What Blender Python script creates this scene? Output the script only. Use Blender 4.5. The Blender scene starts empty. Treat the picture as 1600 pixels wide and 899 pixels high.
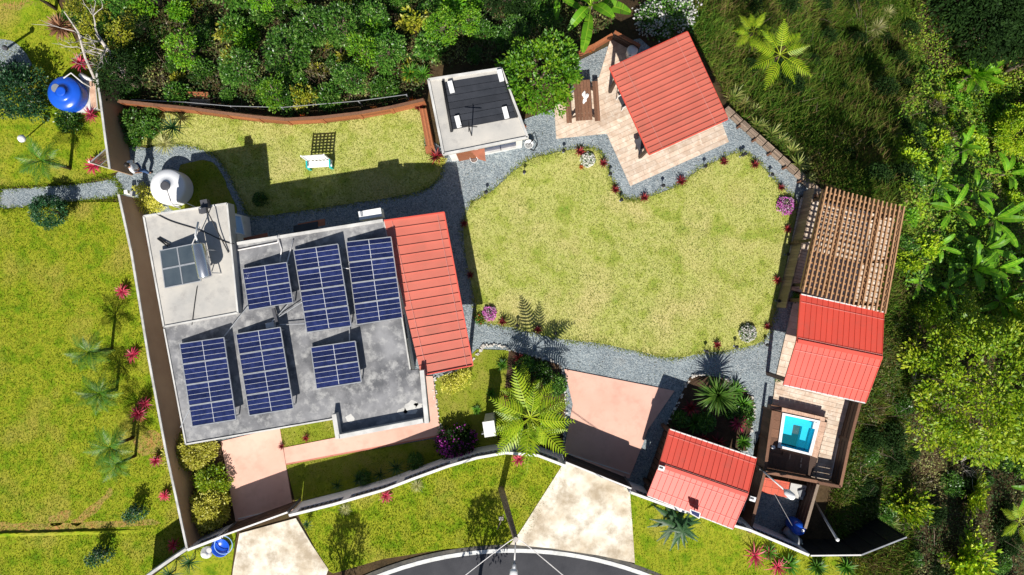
import bpy, math, random
import numpy as np
from mathutils import Vector, Matrix, geometry

# ------------------------------------------------------------------ camera, sky, sun, exposure
SC = bpy.context.scene
COL = SC.collection
H, S = 31.0, 34.0            # drone height in metres, photo pixels per metre on the ground
cam_d = bpy.data.cameras.new("drone_camera")
cam = bpy.data.objects.new("drone_camera", cam_d); COL.objects.link(cam)
cam.location = (0, 0, H); cam.rotation_euler = (0, 0, 0)
cam_d.sensor_width = 36.0
cam_d.lens = 18.0 / ((800.0 / S) / H)
cam_d.clip_end = 500; cam_d.clip_start = 0.5
SC.camera = cam

SUN_DIR = Vector((0.10, 0.93, -1.0)).normalized()      # the way the light travels
ELEV = math.asin(-SUN_DIR.z)
wd = bpy.data.worlds.new("World"); SC.world = wd; wd.use_nodes = True
nt = wd.node_tree
for n in list(nt.nodes): nt.nodes.remove(n)
sky = nt.nodes.new("ShaderNodeTexSky"); sky.sky_type = 'NISHITA'; sky.sun_disc = False
sky.sun_elevation = ELEV; sky.sun_rotation = math.pi + 0.07; sky.altitude = 600
bg = nt.nodes.new("ShaderNodeBackground"); bg.inputs[1].default_value = 0.06
wo = nt.nodes.new("ShaderNodeOutputWorld")
nt.links.new(sky.outputs[0], bg.inputs[0]); nt.links.new(bg.outputs[0], wo.inputs[0])
sl = bpy.data.lights.new("sun", 'SUN'); sl.energy = 5.0; sl.angle = math.radians(0.5); sl.color = (1.0, 0.955, 0.88)
so = bpy.data.objects.new("sun", sl); COL.objects.link(so); so.location = (0, -20, 40)
so.rotation_euler = SUN_DIR.to_track_quat('-Z', 'Y').to_euler()
SC.view_settings.view_transform = 'Standard'; SC.view_settings.look = 'None'
SC.view_settings.exposure = 0.42; SC.view_settings.gamma = 1.0
SC.view_settings.use_curve_mapping = False

random.seed(7); RNG = np.random.default_rng(11)
PI = math.pi

# ------------------------------------------------------------------ measuring: where a photo point lies in the place
def W(px, py, z=0.0):
    k = (1 - z / H) / S
    return Vector(((px - 800.0) * k, (449.5 - py) * k, z))

def smooth(t): t = np.clip(t, 0, 1); return t * t * (3 - 2 * t)

PLATEAU = [(-2500, -2500), (60, -2500), (150, -200), (172, 140), (300, 166), (480, 182), (660, 156), (680, 104), (800, 98), (900, 75),
           (955, 48), (1010, 40), (1062, 45), (1142, 178), (1278, 292), (1405, 325), (1392, 490), (1362, 640), (1335, 770),
           (1300, 850), (1420, 905), (1500, 2500), (-2500, 2500)]
PLW = np.array([((p[0] - 800) / S, (449.5 - p[1]) / S) for p in PLATEAU])

def inpoly(x, y, poly):
    ins = np.zeros(x.shape, bool); n = len(poly)
    for i in range(n):
        x0, y0 = poly[i]; x1, y1 = poly[(i + 1) % n]
        c = ((y0 > y) != (y1 > y))
        with np.errstate(divide='ignore', invalid='ignore'):
            xi = (x1 - x0) * (y - y0) / ((y1 - y0) if y1 != y0 else 1e-9) + x0
        ins ^= c & (x < xi)
    return ins

def terrain_z(x, y):
    x = np.asarray(x, float); y = np.asarray(y, float)
    d = np.full(x.shape, 1e9); n = len(PLW)
    for i in range(n):
        a = PLW[i]; b = PLW[(i + 1) % n]; ab = b - a
        t = np.clip(((x - a[0]) * ab[0] + (y - a[1]) * ab[1]) / (ab @ ab), 0, 1)
        d = np.minimum(d, np.hypot(x - a[0] - t * ab[0], y - a[1] - t * ab[1]))
    d = np.where(inpoly(x, y, PLW), 0, d)
    px = x * S + 800; py = 449.5 - y * S
    e = 0.80 + (0.42 - 0.80) * smooth((py - 230) / 220)
    s = 0.22 + (e - 0.22) * smooth((px - 930) / 200)
    bump = 0.12 * np.sin(x * 1.7 + y) * np.sin(y * 1.3 - .6 * x) * smooth(d / 2)
    return np.maximum(-d * s + bump, -9.5 + bump * 2)

def Gn(px, py):
    px = np.asarray(px, float); py = np.asarray(py, float); z = np.zeros(px.shape)
    for _ in range(14):
        k = (1 - z / H) / S
        x = (px - 800) * k; y = (449.5 - py) * k
        z = 0.5 * z + 0.5 * terrain_z(x, y)
    k = (1 - z / H) / S; x = (px - 800) * k; y = (449.5 - py) * k
    return x, y, terrain_z(x, y)

def G(px, py):
    x, y, z = Gn(np.array([px]), np.array([py]))
    return Vector((x[0], y[0], z[0]))

# ------------------------------------------------------------------ procedural materials
def _new(name):
    m = bpy.data.materials.new(name); m.use_nodes = True
    t = m.node_tree; b = t.nodes["Principled BSDF"]
    return m, t, b

def _noise(t, scale, detail=5, rough=.6, vec=None):
    n = t.nodes.new("ShaderNodeTexNoise"); n.inputs["Scale"].default_value = scale
    n.inputs["Detail"].default_value = detail; n.inputs["Roughness"].default_value = rough
    if vec is None:
        g = t.nodes.get("geo") or t.nodes.new("ShaderNodeNewGeometry"); g.name = "geo"; vec = g.outputs["Position"]
    t.links.new(vec, n.inputs["Vector"]); return n.outputs["Fac"]

def _ramp(t, fac, stops):
    r = t.nodes.new("ShaderNodeValToRGB"); t.links.new(fac, r.inputs[0])
    e = r.color_ramp.elements
    e[0].position, e[0].color = stops[0][0], (*stops[0][1], 1); e[1].position, e[1].color = stops[-1][0], (*stops[-1][1], 1)
    for p, c in stops[1:-1]:
        k = e.new(p); k.color = (*c, 1)
    return r.outputs[0]

def _mix(t, fac, a, b, mode='MIX'):
    m = t.nodes.new("ShaderNodeMix"); m.data_type = 'RGBA'; m.blend_type = mode
    if isinstance(fac, (int, float)): m.inputs[0].default_value = fac
    else: t.links.new(fac, m.inputs[0])
    for s, v in ((6, a), (7, b)):
        if isinstance(v, tuple): m.inputs[s].default_value = (*v, 1)
        else: t.links.new(v, m.inputs[s])
    return m.outputs[2]

def _bump(t, b, h, strength, dist=.02):
    n = t.nodes.new("ShaderNodeBump"); n.inputs["Strength"].default_value = strength; n.inputs["Distance"].default_value = dist
    t.links.new(h, n.inputs["Height"]); t.links.new(n.outputs[0], b.inputs["Normal"])

def _objvar(t, col, lo, hi):
    o = t.nodes.new("ShaderNodeObjectInfo"); mr = t.nodes.new("ShaderNodeMapRange")
    mr.inputs[3].default_value = lo; mr.inputs[4].default_value = hi
    t.links.new(o.outputs["Random"], mr.inputs[0])
    h = t.nodes.new("ShaderNodeHueSaturation"); t.links.new(mr.outputs[0], h.inputs["Value"]); t.links.new(col, h.inputs["Color"])
    return h.outputs[0]

def pm(name, c1, c2=None, scale=2.0, rough=.7, bump=.15, bscale=30, spec=.3, metal=0.0, c3=None, s3=12.0, f3=.5, var=None, lo=.35, hi=.65, p3=.62, bdist=.02, coat=0):
    """two or three tones broken up by noise, with fine relief"""
    m, t, b = _new(name)
    c2 = c2 or tuple(x * .8 for x in c1)
    col = _ramp(t, _noise(t, scale), [(lo, c1), (hi, c2)])
    if c3:
        msk = _ramp(t, _noise(t, s3, 6, .7), [(p3 - .08, (0, 0, 0)), (p3 + .1, (f3, f3, f3))])
        col = _mix(t, msk, col, c3)
    if var: col = _objvar(t, col, *var)
    t.links.new(col, b.inputs["Base Color"])
    b.inputs["Roughness"].default_value = rough; b.inputs["Specular IOR Level"].default_value = spec; b.inputs["Metallic"].default_value = metal
    if coat: b.inputs["Coat Weight"].default_value = coat; b.inputs["Coat Roughness"].default_value = .3
    if bump: _bump(t, b, _noise(t, bscale, 4, .7), bump, bdist)
    return m

def leafmat(name, cols, tr=.3, rough=.45, var=(.75, 1.2), spec=.4, trcol=None):
    m, t, b = _new(name)
    a = t.nodes.new("ShaderNodeAttribute"); a.attribute_name = "rnd"
    n = len(cols)
    col = _ramp(t, a.outputs["Fac"], [(i / (n - 1), c) for i, c in enumerate(cols)])
    col = _objvar(t, col, *var)
    t.links.new(col, b.inputs["Base Color"]); b.inputs["Roughness"].default_value = rough; b.inputs["Specular IOR Level"].default_value = spec
    tl = t.nodes.new("ShaderNodeBsdfTranslucent")
    c2 = _mix(t, 1.0, col, (1.0, 1.0, .45), 'MULTIPLY')
    t.links.new(c2, tl.inputs[0])
    mx = t.nodes.new("ShaderNodeMixShader"); mx.inputs[0].default_value = tr
    t.links.new(b.outputs[0], mx.inputs[1]); t.links.new(tl.outputs[0], mx.inputs[2])
    t.links.new(mx.outputs[0], t.nodes["Material Output"].inputs[0])
    return m

def groundmat(name, stops, scale, fine, finec, ffine=.5, rough=.95, bscale=60, bump=.4, big=None):
    """ground cover: broad patches, finer blotches, fine grain"""
    m, t, b = _new(name)
    col = _ramp(t, _noise(t, scale, 6, .65), stops)
    if big:
        k = _ramp(t, _noise(t, big[0], 3, .5), [(big[2], (0, 0, 0)), (big[3], (1, 1, 1))])
        col = _mix(t, k, col, big[1])
    k = _ramp(t, _noise(t, fine, 3, .8), [(.45, (0, 0, 0)), (.7, (ffine,) * 3)])
    col = _mix(t, k, col, finec)
    t.links.new(col, b.inputs["Base Color"]); b.inputs["Roughness"].default_value = rough; b.inputs["Specular IOR Level"].default_value = .1
    _bump(t, b, _noise(t, bscale, 4, .8), bump, .03)
    return m

def gravelmat(name, tones, scale=26):
    m, t, b = _new(name)
    g = t.nodes.new("ShaderNodeNewGeometry"); g.name = "geo"
    v = t.nodes.new("ShaderNodeTexVoronoi"); v.inputs["Scale"].default_value = scale; t.links.new(g.outputs["Position"], v.inputs["Vector"])
    sp = t.nodes.new("ShaderNodeSeparateColor"); t.links.new(v.outputs["Color"], sp.inputs[0])
    col = _ramp(t, sp.outputs[0], [(i / (len(tones) - 1), c) for i, c in enumerate(tones)])
    k = _ramp(t, _noise(t, 1.1, 5), [(.4, (.86,) * 3), (.65, (1.06,) * 3)])
    col = _mix(t, 1.0, col, k, 'MULTIPLY')
    k2 = _ramp(t, _noise(t, .55, 6, .7), [(.55, (0, 0, 0)), (.72, (.55,) * 3)])
    col = _mix(t, k2, col, (.22, .20, .17))
    t.links.new(col, b.inputs["Base Color"]); b.inputs["Roughness"].default_value = .85
    n = t.nodes.new("ShaderNodeMath"); n.operation = 'MULTIPLY'; n.inputs[1].default_value = -1; t.links.new(v.outputs["Distance"], n.inputs[0])
    _bump(t, b, n.outputs[0], .9, .03)
    return m

def woodmat(name, c1, c2, rough=.6, var=(.7, 1.2)):
    m, t, b = _new(name)
    tc = t.nodes.new("ShaderNodeTexCoord"); mp = t.nodes.new("ShaderNodeMapping"); mp.inputs["Scale"].default_value = (3, 3, 3)
    t.links.new(tc.outputs["Object"], mp.inputs[0])
    col = _ramp(t, _noise(t, 5, 6, .7, mp.outputs[0]), [(.3, c1), (.7, c2)])
    col = _objvar(t, col, *var)
    t.links.new(col, b.inputs["Base Color"]); b.inputs["Roughness"].default_value = rough; b.inputs["Specular IOR Level"].default_value = .3
    _bump(t, b, _noise(t, 30, 4), .2)
    return m

M = {}
M['soil'] = groundmat('soil', [(.3, (.030, .022, .012)), (.55, (.075, .048, .024)), (.75, (.055, .06, .018))], 1.3, 14, (.13, .09, .05), .5)
M['mulch'] = groundmat('mulch', [(.3, (.035, .022, .014)), (.7, (.085, .05, .03))], 3, 20, (.16, .11, .07), .5)
M['lawn_pale'] = groundmat('lawn_pale', [(.30, (.17, .27, .03)), (.42, (.32, .36, .07)), (.54, (.46, .46, .15)), (.70, (.29, .35, .06))], 1.0, 11, (.20, .22, .03), .7, big=(.4, (.52, .46, .19), .48, .68))
M['lawn_lush'] = groundmat('lawn_lush', [(.30, (.08, .17, .006)), (.42, (.175, .255, .009)), (.54, (.30, .315, .022)), (.70, (.135, .215, .009))], 1.4, 10, (.11, .16, .006), .65, big=(.35, (.36, .29, .06), .52, .72))
M['lawn_mid'] = groundmat('lawn_mid', [(.25, (.11, .17, .012)), (.45, (.20, .24, .02)), (.7, (.30, .26, .06))], .8, 15, (.15, .17, .015), .5)
M['gravel'] = gravelmat('gravel', [(.12, .15, .17), (.20, .24, .265), (.26, .305, .325), (.36, .395, .40)], 22)
M['asphalt'] = pm('asphalt', (.035, .036, .042), (.055, .055, .062), .8, .9, .5, 90, c3=(.10, .10, .105), s3=70, f3=.5)
M['kerb'] = pm('kerb', (.06, .058, .055), (.12, .11, .09), 3, .9, .4, 40)
M['roadpaint'] = pm('roadpaint', (.72, .72, .70), (.5, .5, .48), 3, .7, .2, 60, c3=(.12, .12, .12), s3=9, f3=.7, p3=.66)
M['apron'] = pm('apron', (.80, .76, .66), (.54, .45, .33), .7, .85, .25, 20, c3=(.30, .23, .15), s3=1.1, f3=.7, p3=.53)
M['pinkconc'] = pm('pinkconc', (.72, .44, .35), (.65, .375, .29), .5, .8, .15, 30, c3=(.46, .25, .19), s3=1.3, f3=.4, p3=.57)
M['pinkedge'] = pm('pinkedge', (.52, .2, .14), (.4, .15, .1), 2, .8, .2)
M['roofconc'] = pm('roofconc', (.105, .107, .115), (.27, .27, .278), .85, .85, .35, 22, c3=(.48, .475, .46), s3=2.3, f3=.65, p3=.57, lo=.36, hi=.66)
M['roofconc_pale'] = pm('roofconc_pale', (.38, .37, .35), (.52, .49, .44), .6, .85, .3, 22, c3=(.24, .23, .225), s3=1.8, f3=.5, p3=.6)
M['concrim'] = pm('concrim', (.62, .61, .58), (.42, .41, .39), 1.5, .85, .3, 25)
M['whitewall'] = pm('whitewall', (.76, .75, .72), (.62, .61, .58), 1, .8, .1, 20, c3=(.4, .38, .34), s3=4, f3=.35)
M['greywall'] = pm('greywall', (.66, .67, .72), (.56, .57, .62), 1, .8, .1, 20, c3=(.25, .25, .27), s3=3, f3=.4)
M['brownwall'] = pm('brownwall', (.42, .27, .165), (.34, .21, .13), .6, .85, .2, 15, c3=(.40, .30, .21), s3=2.5, f3=.5)
M['capwall'] = pm('capwall', (.58, .57, .55), (.36, .35, .33), 2, .85, .3, 30)
M['redroof'] = pm('redroof', (.64, .060, .028), (.57, .052, .025), .5, .58, .05, 8, 1.0, c3=(.40, .07, .04), s3=1.6, f3=.4, var=(.94, 1.05), p3=.6)
M['redroof_faded'] = pm('redroof_faded', (.57, .145, .097), (.51, .122, .08), .6, .55, .05, 8, .7, c3=(.38, .125, .08), s3=1.5, f3=.45, var=(.93, 1.05), p3=.58)
M['screwline'] = pm('screwline', (.66, .34, .30), (.58, .26, .22), 2, .6, .05)
M['whitetrim'] = pm('whitetrim', (.75, .72, .70), (.6, .58, .56), 2, .6, .05)
M['pv'] = pm('pv', (.018, .026, .095), (.008, .013, .055), 5, .18, .0, spec=.5, var=(.7, 1.3))
M['pvback'] = pm('pvback', (.55, .57, .62), (.48, .5, .56), 3, .4, 0)
M['alu'] = pm('alu', (.62, .63, .64), (.5, .51, .52), 4, .35, .05, metal=.6)
M['steel'] = pm('steel', (.70, .72, .74), (.6, .62, .64), 2, .22, .03, 12, metal=.9)
M['collector'] = pm('collector', (.045, .062, .078), (.07, .09, .105), 1.5, .25, .1, 14, spec=.6)
M['black'] = pm('black', (.012, .012, .013), (.02, .02, .022), 4, .6, .2)
M['blackmat'] = pm('blackmat', (.022, .025, .032), (.034, .037, .046), 2, .65, .3, 25, var=(.85, 1.2))
M['darkgrey'] = pm('darkgrey', (.05, .052, .06), (.08, .08, .09), 2, .6, .2)
M['greymetal'] = pm('greymetal', (.25, .26, .28), (.35, .36, .38), 2, .5, .1, metal=.3)
M['white'] = pm('white', (.80, .80, .79), (.74, .74, .73), 1, .45, .03)
M['tankwhite'] = pm('tankwhite', (.82, .83, .84), (.76, .77, .79), .7, .4, .04, 6)
M['tankblue'] = pm('tankblue', (.012, .10, .62), (.010, .08, .52), .8, .28, .04, 6, spec=.6)
M['paleblue'] = pm('paleblue', (.25, .42, .70), (.3, .48, .75), 1, .4, .03)
M['turq'] = pm('turq', (.01, .45, .42), (.01, .38, .36), 3, .5, .05)
M['tile'] = pm('tile', (.64, .52, .41), (.50, .37, .27), 1.6, .55, .1, 25, c3=(.76, .68, .58), s3=4, f3=.6, var=(.86, 1.1), p3=.55)
M['grout'] = pm('grout', (.40, .33, .27), (.32, .26, .2), 3, .9, .2)
M['terracotta'] = pm('terracotta', (.62, .12, .07), (.52, .10, .06), 2, .6, .1, var=(.88, 1.1))
M['stone'] = pm('stone', (.62, .42, .30), (.44, .27, .19), 5, .8, .4, 20)
M['pebble'] = pm('pebble', (.68, .65, .60), (.42, .39, .35), 7, .8, .3)
M['wood'] = woodmat('wood', (.13, .062, .035), (.22, .11, .065))
M['wood_dark'] = woodmat('wood_dark', (.045, .026, .018), (.085, .05, .035))
M['wood_red'] = woodmat('wood_red', (.26, .085, .035), (.38, .14, .06))
M['wood_old'] = woodmat('wood_old', (.20, .15, .11), (.34, .25, .18))
M['pergola'] = woodmat('pergola', (.36, .19, .095), (.46, .27, .14), .6, (.9, 1.1))
M['water'], _t, _b = _new('water')
_b.inputs["Base Color"].default_value = (.02, .55, .75, 1); _b.inputs["Roughness"].default_value = .03
_b.inputs["Alpha"].default_value = .16
_bump(_t, _b, _noise(_t, 5, 2), .12, .05)
M['poolshell'] = pm('poolshell', (.008, .54, .76), (.008, .50, .72), 2, .5, 0)
M['poolstep'] = pm('poolstep', (.03, .60, .78), (.025, .56, .75), 2, .5, 0)
M['skin'] = pm('skin', (.42, .24, .16), (.36, .2, .13), 3, .5, 0)
M['denim'] = pm('denim', (.06, .12, .28), (.09, .16, .33), 8, .8, .2)
M['shirt'] = pm('shirt', (.78, .79, .82), (.7, .71, .74), 4, .8, .1)
M['hair'] = pm('hair', (.018, .014, .012), (.03, .024, .02), 8, .5, .2)
M['bark'] = pm('bark', (.14, .10, .075), (.22, .17, .13), 6, .9, .5, 30)
M['bark_pale'] = pm('bark_pale', (.55, .50, .46), (.38, .34, .31), 5, .9, .4, 30)
M['fibre'] = pm('fibre', (.05, .035, .022), (.09, .06, .04), 10, .95, .6, 40)
M['rust'] = pm('rust', (.33, .11, .06), (.22, .08, .045), 3, .8, .2)
M['cloth'] = pm('cloth', (.85, .84, .82), (.78, .77, .75), 5, .9, .2)
# foliage
M['lf_thicket'] = leafmat('lf_thicket', [(.012, .045, .008), (.04, .13, .014), (.10, .25, .025), (.32, .46, .12)], .3, .34)  # palest tone paints leaf glints into the colour
M['lf_yellow'] = leafmat('lf_yellow', [(.12, .18, .012), (.30, .32, .02), (.52, .46, .05)])
M['lf_brown'] = leafmat('lf_brown', [(.05, .03, .018), (.11, .07, .035), (.10, .12, .025), (.24, .16, .09)])
M['lf_bright'] = leafmat('lf_bright', [(.03, .13, .008), (.09, .27, .010), (.19, .40, .014), (.36, .52, .03)])
M['lf_lime'] = leafmat('lf_lime', [(.06, .18, .008), (.24, .43, .012), (.42, .56, .018), (.62, .66, .05)])
M['lf_dark'] = leafmat('lf_dark', [(.008, .022, .005), (.016, .042, .008), (.03, .07, .012)], .2, .7, (.75, 1.2), .12)  # dark tones also put the shade of the wood into the leaf colour
M['lf_round'] = leafmat('lf_round', [(.008, .035, .012), (.018, .075, .022), (.05, .15, .05)], .15)
M['lf_varieg'] = leafmat('lf_varieg', [(.2, .24, .01), (.52, .52, .05), (.72, .68, .12), (.80, .75, .26)])
M['lf_fern'] = leafmat('lf_fern', [(.13, .26, .006), (.29, .44, .012), (.48, .57, .03)], .4)
M['lf_fern_y'] = leafmat('lf_fern_y', [(.22, .36, .01), (.36, .48, .02), (.50, .52, .04)], .4)
M['lf_palm'] = leafmat('lf_palm', [(.03, .12, .010), (.07, .20, .015), (.12, .27, .02)], .3)
M['lf_palm_dark'] = leafmat('lf_palm_dark', [(.010, .04, .012), (.02, .075, .02), (.045, .12, .03)], .2)
M['lf_banana'] = leafmat('lf_banana', [(.07, .25, .010), (.18, .44, .016), (.34, .56, .04)], .4)
M['lf_pink'] = leafmat('lf_pink', [(.26, .014, .04), (.54, .04, .10), (.70, .14, .20)], .25)
M['lf_red'] = leafmat('lf_red', [(.045, .006, .008), (.16, .012, .02), (.45, .05, .04)], .2)
M['lf_orange'] = leafmat('lf_orange', [(.10, .10, .01), (.5, .14, .02), (.6, .05, .03)], .2)
M['lf_bromel'] = leafmat('lf_bromel', [(.12, .05, .03), (.27, .13, .07), (.42, .24, .14)], .2)
M['lf_agave'] = leafmat('lf_agave', [(.06, .12, .02), (.20, .24, .05), (.45, .42, .15)], .2)
M['lf_pale'] = leafmat('lf_pale', [(.24, .27, .07), (.45, .44, .18), (.62, .60, .30)], .3)
M['lf_cycad'] = leafmat('lf_cycad', [(.04, .12, .015), (.10, .22, .03), (.2, .32, .05)], .25)
M['fl_purple'] = leafmat('fl_purple', [(.16, .01, .14), (.36, .03, .34), (.5, .10, .45)], .3)
M['fl_magenta'] = leafmat('fl_magenta', [(.6, .04, .5), (.75, .2, .66), (.85, .8, .85)], .3)
M['fl_white'] = leafmat('fl_white', [(.7, .7, .66), (.8, .8, .8), (.82, .74, .8)], .3)
M['grass_slope'] = leafmat('grass_slope', [(.035, .10, .008), (.09, .20, .016), (.18, .23, .03), (.21, .14, .06)], .25, .7, (1, 1.01), .15)
M['grass_pale'] = leafmat('grass_pale', [(.12, .21, .02), (.29, .34, .05), (.48, .48, .13), (.60, .56, .24)], .25, .7, (1, 1.01), .1)
M['grass_lush'] = leafmat('grass_lush', [(.065, .135, .006), (.17, .255, .010), (.30, .345, .02), (.43, .40, .07)], .25, .7, (1, 1.01), .1)
M['litter'] = leafmat('litter', [(.02, .055, .010), (.05, .11, .015), (.12, .085, .04), (.32, .36, .10)], .2, .6, (1, 1.01), .3)
M['litter_e'] = leafmat('litter_e', [(.03, .09, .010), (.10, .24, .014), (.30, .44, .03), (.22, .15, .06)], .25, .6, (1, 1.01), .3)

# ------------------------------------------------------------------ mesh building
ORG = {}
def tag(o, label=None, cat=None, group=None, kind=None):
    if label: o['label'] = label
    if cat: o['category'] = cat
    if group: o['group'] = group
    if kind: o['kind'] = kind
    return o

def thing(name, label, cat, loc=(0, 0, 0), group=None):
    o = bpy.data.objects.new(name, None); COL.objects.link(o); o.empty_display_size = .2
    o.location = loc; ORG[o.name] = Vector(loc)
    return tag(o, label, cat, group)

def link(name, me, mat, parent=None, loc=None):
    o = bpy.data.objects.new(name, me); COL.objects.link(o)
    if mat is not None and len(me.materials) == 0: me.materials.append(M[mat] if isinstance(mat, str) else mat)
    if parent is not None: o.parent = parent; ORG[o.name] = ORG.get(parent.name, Vector())
    elif loc is not None: o.location = loc; ORG[o.name] = Vector(loc)
    return o

class MB:
    def __init__(s): s.v = []; s.f = []
    def add(s, vs, fs):
        k = len(s.v); s.v += [tuple(p) for p in vs]; s.f += [tuple(i + k for i in f) for f in fs]; return s
    def poly(s, pts): return s.add(pts, [tuple(range(len(pts)))])
    def prism(s, pts, dz):
        """polygon of 3-D points (top), solid down by dz; kept counter-clockwise from above"""
        pts = [Vector(p) for p in pts]; n = len(pts)
        a = sum(pts[i].x * pts[(i + 1) % n].y - pts[(i + 1) % n].x * pts[i].y for i in range(n))
        if a < 0: pts.reverse()
        bot = [p - Vector((0, 0, dz)) for p in pts]
        return s.add(pts + bot, [tuple(range(n)), tuple(range(2 * n - 1, n - 1, -1))] + [(i, n + i, n + (i + 1) % n, (i + 1) % n) for i in range(n)])
    def box(s, c, sx, sy, sz, rz=0.0):
        """c = centre of the base"""
        c = Vector(c); co, si = math.cos(rz), math.sin(rz); vs = []
        for z in (0, sz):
            for x, y in ((-1, -1), (1, -1), (1, 1), (-1, 1)):
                X, Y = x * sx / 2, y * sy / 2; vs.append((c.x + X * co - Y * si, c.y + X * si + Y * co, c.z + z))
        return s.add(vs, [(3, 2, 1, 0), (4, 5, 6, 7), (0, 1, 5, 4), (1, 2, 6, 5), (2, 3, 7, 6), (3, 0, 4, 7)])
    def bar(s, p0, p1, w, h, up=(0, 0, 1)):
        p0 = Vector(p0); p1 = Vector(p1); d = (p1 - p0).normalized(); u = Vector(up)
        if abs(d.dot(u)) > .98: u = Vector((0, 1, 0))
        r = d.cross(u).normalized(); u = r.cross(d).normalized(); vs = []
        for p in (p0, p1):
            for a, b in ((-1, -1), (1, -1), (1, 1), (-1, 1)): vs.append(p + r * (a * w / 2) + u * (b * h / 2))
        return s.add(vs, [(0, 1, 2, 3), (7, 6, 5, 4), (0, 4, 5, 1), (1, 5, 6, 2), (2, 6, 7, 3), (3, 7, 4, 0)])
    def tube(s, pts, r, n=8, cap=True):
        pts = [Vector(p) for p in pts]; rr = r if isinstance(r, (list, tuple)) else [r] * len(pts); vs = []
        for i, p in enumerate(pts):
            d = (pts[min(i + 1, len(pts) - 1)] - pts[max(i - 1, 0)]).normalized()
            a = Vector((0, 0, 1)) if abs(d.z) < .9 else Vector((1, 0, 0))
            x = d.cross(a).normalized(); y = x.cross(d).normalized()
            vs += [p + (x * math.cos(2 * PI * k / n) + y * math.sin(2 * PI * k / n)) * rr[i] for k in range(n)]
        fs = [(i * n + k, i * n + (k + 1) % n, (i + 1) * n + (k + 1) % n, (i + 1) * n + k) for i in range(len(pts) - 1) for k in range(n)]
        if cap: fs += [tuple(range(n - 1, -1, -1)), tuple(range((len(pts) - 1) * n, len(pts) * n))]
        return s.add(vs, fs)
    def lathe(s, c, prof, n=24, rot=None):
        c = Vector(c); vs = []
        for r, z in prof:
            for k in range(n):
                p = Vector((r * math.cos(2 * PI * k / n), r * math.sin(2 * PI * k / n), z))
                if rot is not None: p = rot @ p
                vs.append(c + p)
        m = len(prof)
        fs = [(i * n + k, i * n + (k + 1) % n, (i + 1) * n + (k + 1) % n, (i + 1) * n + k) for i in range(m - 1) for k in range(n)]
        fs += [tuple(range(n - 1, -1, -1)), tuple(range((m - 1) * n, m * n))]
        return s.add(vs, fs)
    def mesh(s, name, org=Vector()):
        me = bpy.data.meshes.new(name); o = Vector(org)
        me.from_pydata([(p[0] - o.x, p[1] - o.y, p[2] - o.z) for p in s.v], [], s.f); me.update(); return me
    def build(s, name, mat, parent=None, loc=None, smooth=False):
        org = ORG.get(parent.name, Vector()) if parent is not None else (Vector(loc) if loc is not None else Vector())
        me = s.mesh(name, org)
        if smooth: me.polygons.foreach_set('use_smooth', [True] * len(me.polygons))
        return link(name, me, mat, parent, loc)

def np_mesh(name, v, f, rnd=None):
    """v (n,3), f (m,k) index array with k = 3 or 4, rnd (m,)"""
    v = np.asarray(v, np.float32); f = np.asarray(f, np.int32); k = f.shape[1]
    me = bpy.data.meshes.new(name)
    me.vertices.add(len(v)); me.vertices.foreach_set('co', v.ravel())
    me.loops.add(f.size); me.loops.foreach_set('vertex_index', f.ravel())
    me.polygons.add(len(f)); me.polygons.foreach_set('loop_start', np.arange(len(f), dtype=np.int32) * k)
    me.update(calc_edges=True); me.validate()
    if rnd is not None:
        a = me.attributes.new('rnd', 'FLOAT', 'FACE'); a.data.foreach_set('value', np.asarray(rnd, np.float32))
    return me

def offset_line(pts, d):
    """polyline of 2-D/3-D points moved sideways by d (left positive), mitred"""
    pts = [Vector(p) for p in pts]; out = []
    for i, p in enumerate(pts):
        t = Vector((0, 0, 0))
        if i > 0: t += (p - pts[i - 1]).normalized()
        if i < len(pts) - 1: t += (pts[i + 1] - p).normalized()
        t.normalize(); nrm = Vector((-t.y, t.x, 0)); k = 1.0
        if 0 < i < len(pts) - 1:
            s0 = (p - pts[i - 1]).normalized(); k = 1 / max(.5, Vector((-s0.y, s0.x, 0)).dot(nrm))
        out.append(p + nrm * d * k)
    return out

def band(pts, d0, d1, dz, z=None):
    """solid ribbon between two offsets of a polyline; top at the points' z"""
    a = offset_line(pts, d0); b = offset_line(pts, d1); mb = MB(); n = len(a)
    dn = Vector((0, 0, dz)); vs = a + b + [p - dn for p in a] + [p - dn for p in b]; fs = []
    for i in range(n - 1):
        fs += [(i, n + i, n + i + 1, i + 1), (2 * n + i, 2 * n + i + 1, 3 * n + i + 1, 3 * n + i), (i, i + 1, 2 * n + i + 1, 2 * n + i), (n + i, 3 * n + i, 3 * n + i + 1, n + i + 1)]
    fs += [(0, 2 * n, 3 * n, n), (n - 1, 2 * n - 1, 4 * n - 1, 3 * n - 1)]
    return mb.add(vs, fs)

def curve_pts(pts, n=6):
    """Catmull-Rom through the points"""
    P = [Vector(p) for p in pts]; out = []
    for i in range(len(P) - 1):
        p0, p1, p2, p3 = P[max(i - 1, 0)], P[i], P[i + 1], P[min(i + 2, len(P) - 1)]
        for k in range(n):
            t = k / n
            out.append(.5 * ((2 * p1) + (p2 - p0) * t + (2 * p0 - 5 * p1 + 4 * p2 - p3) * t * t + (3 * p1 - p0 - 3 * p2 + p3) * t ** 3))
    return out + [P[-1]]

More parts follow.
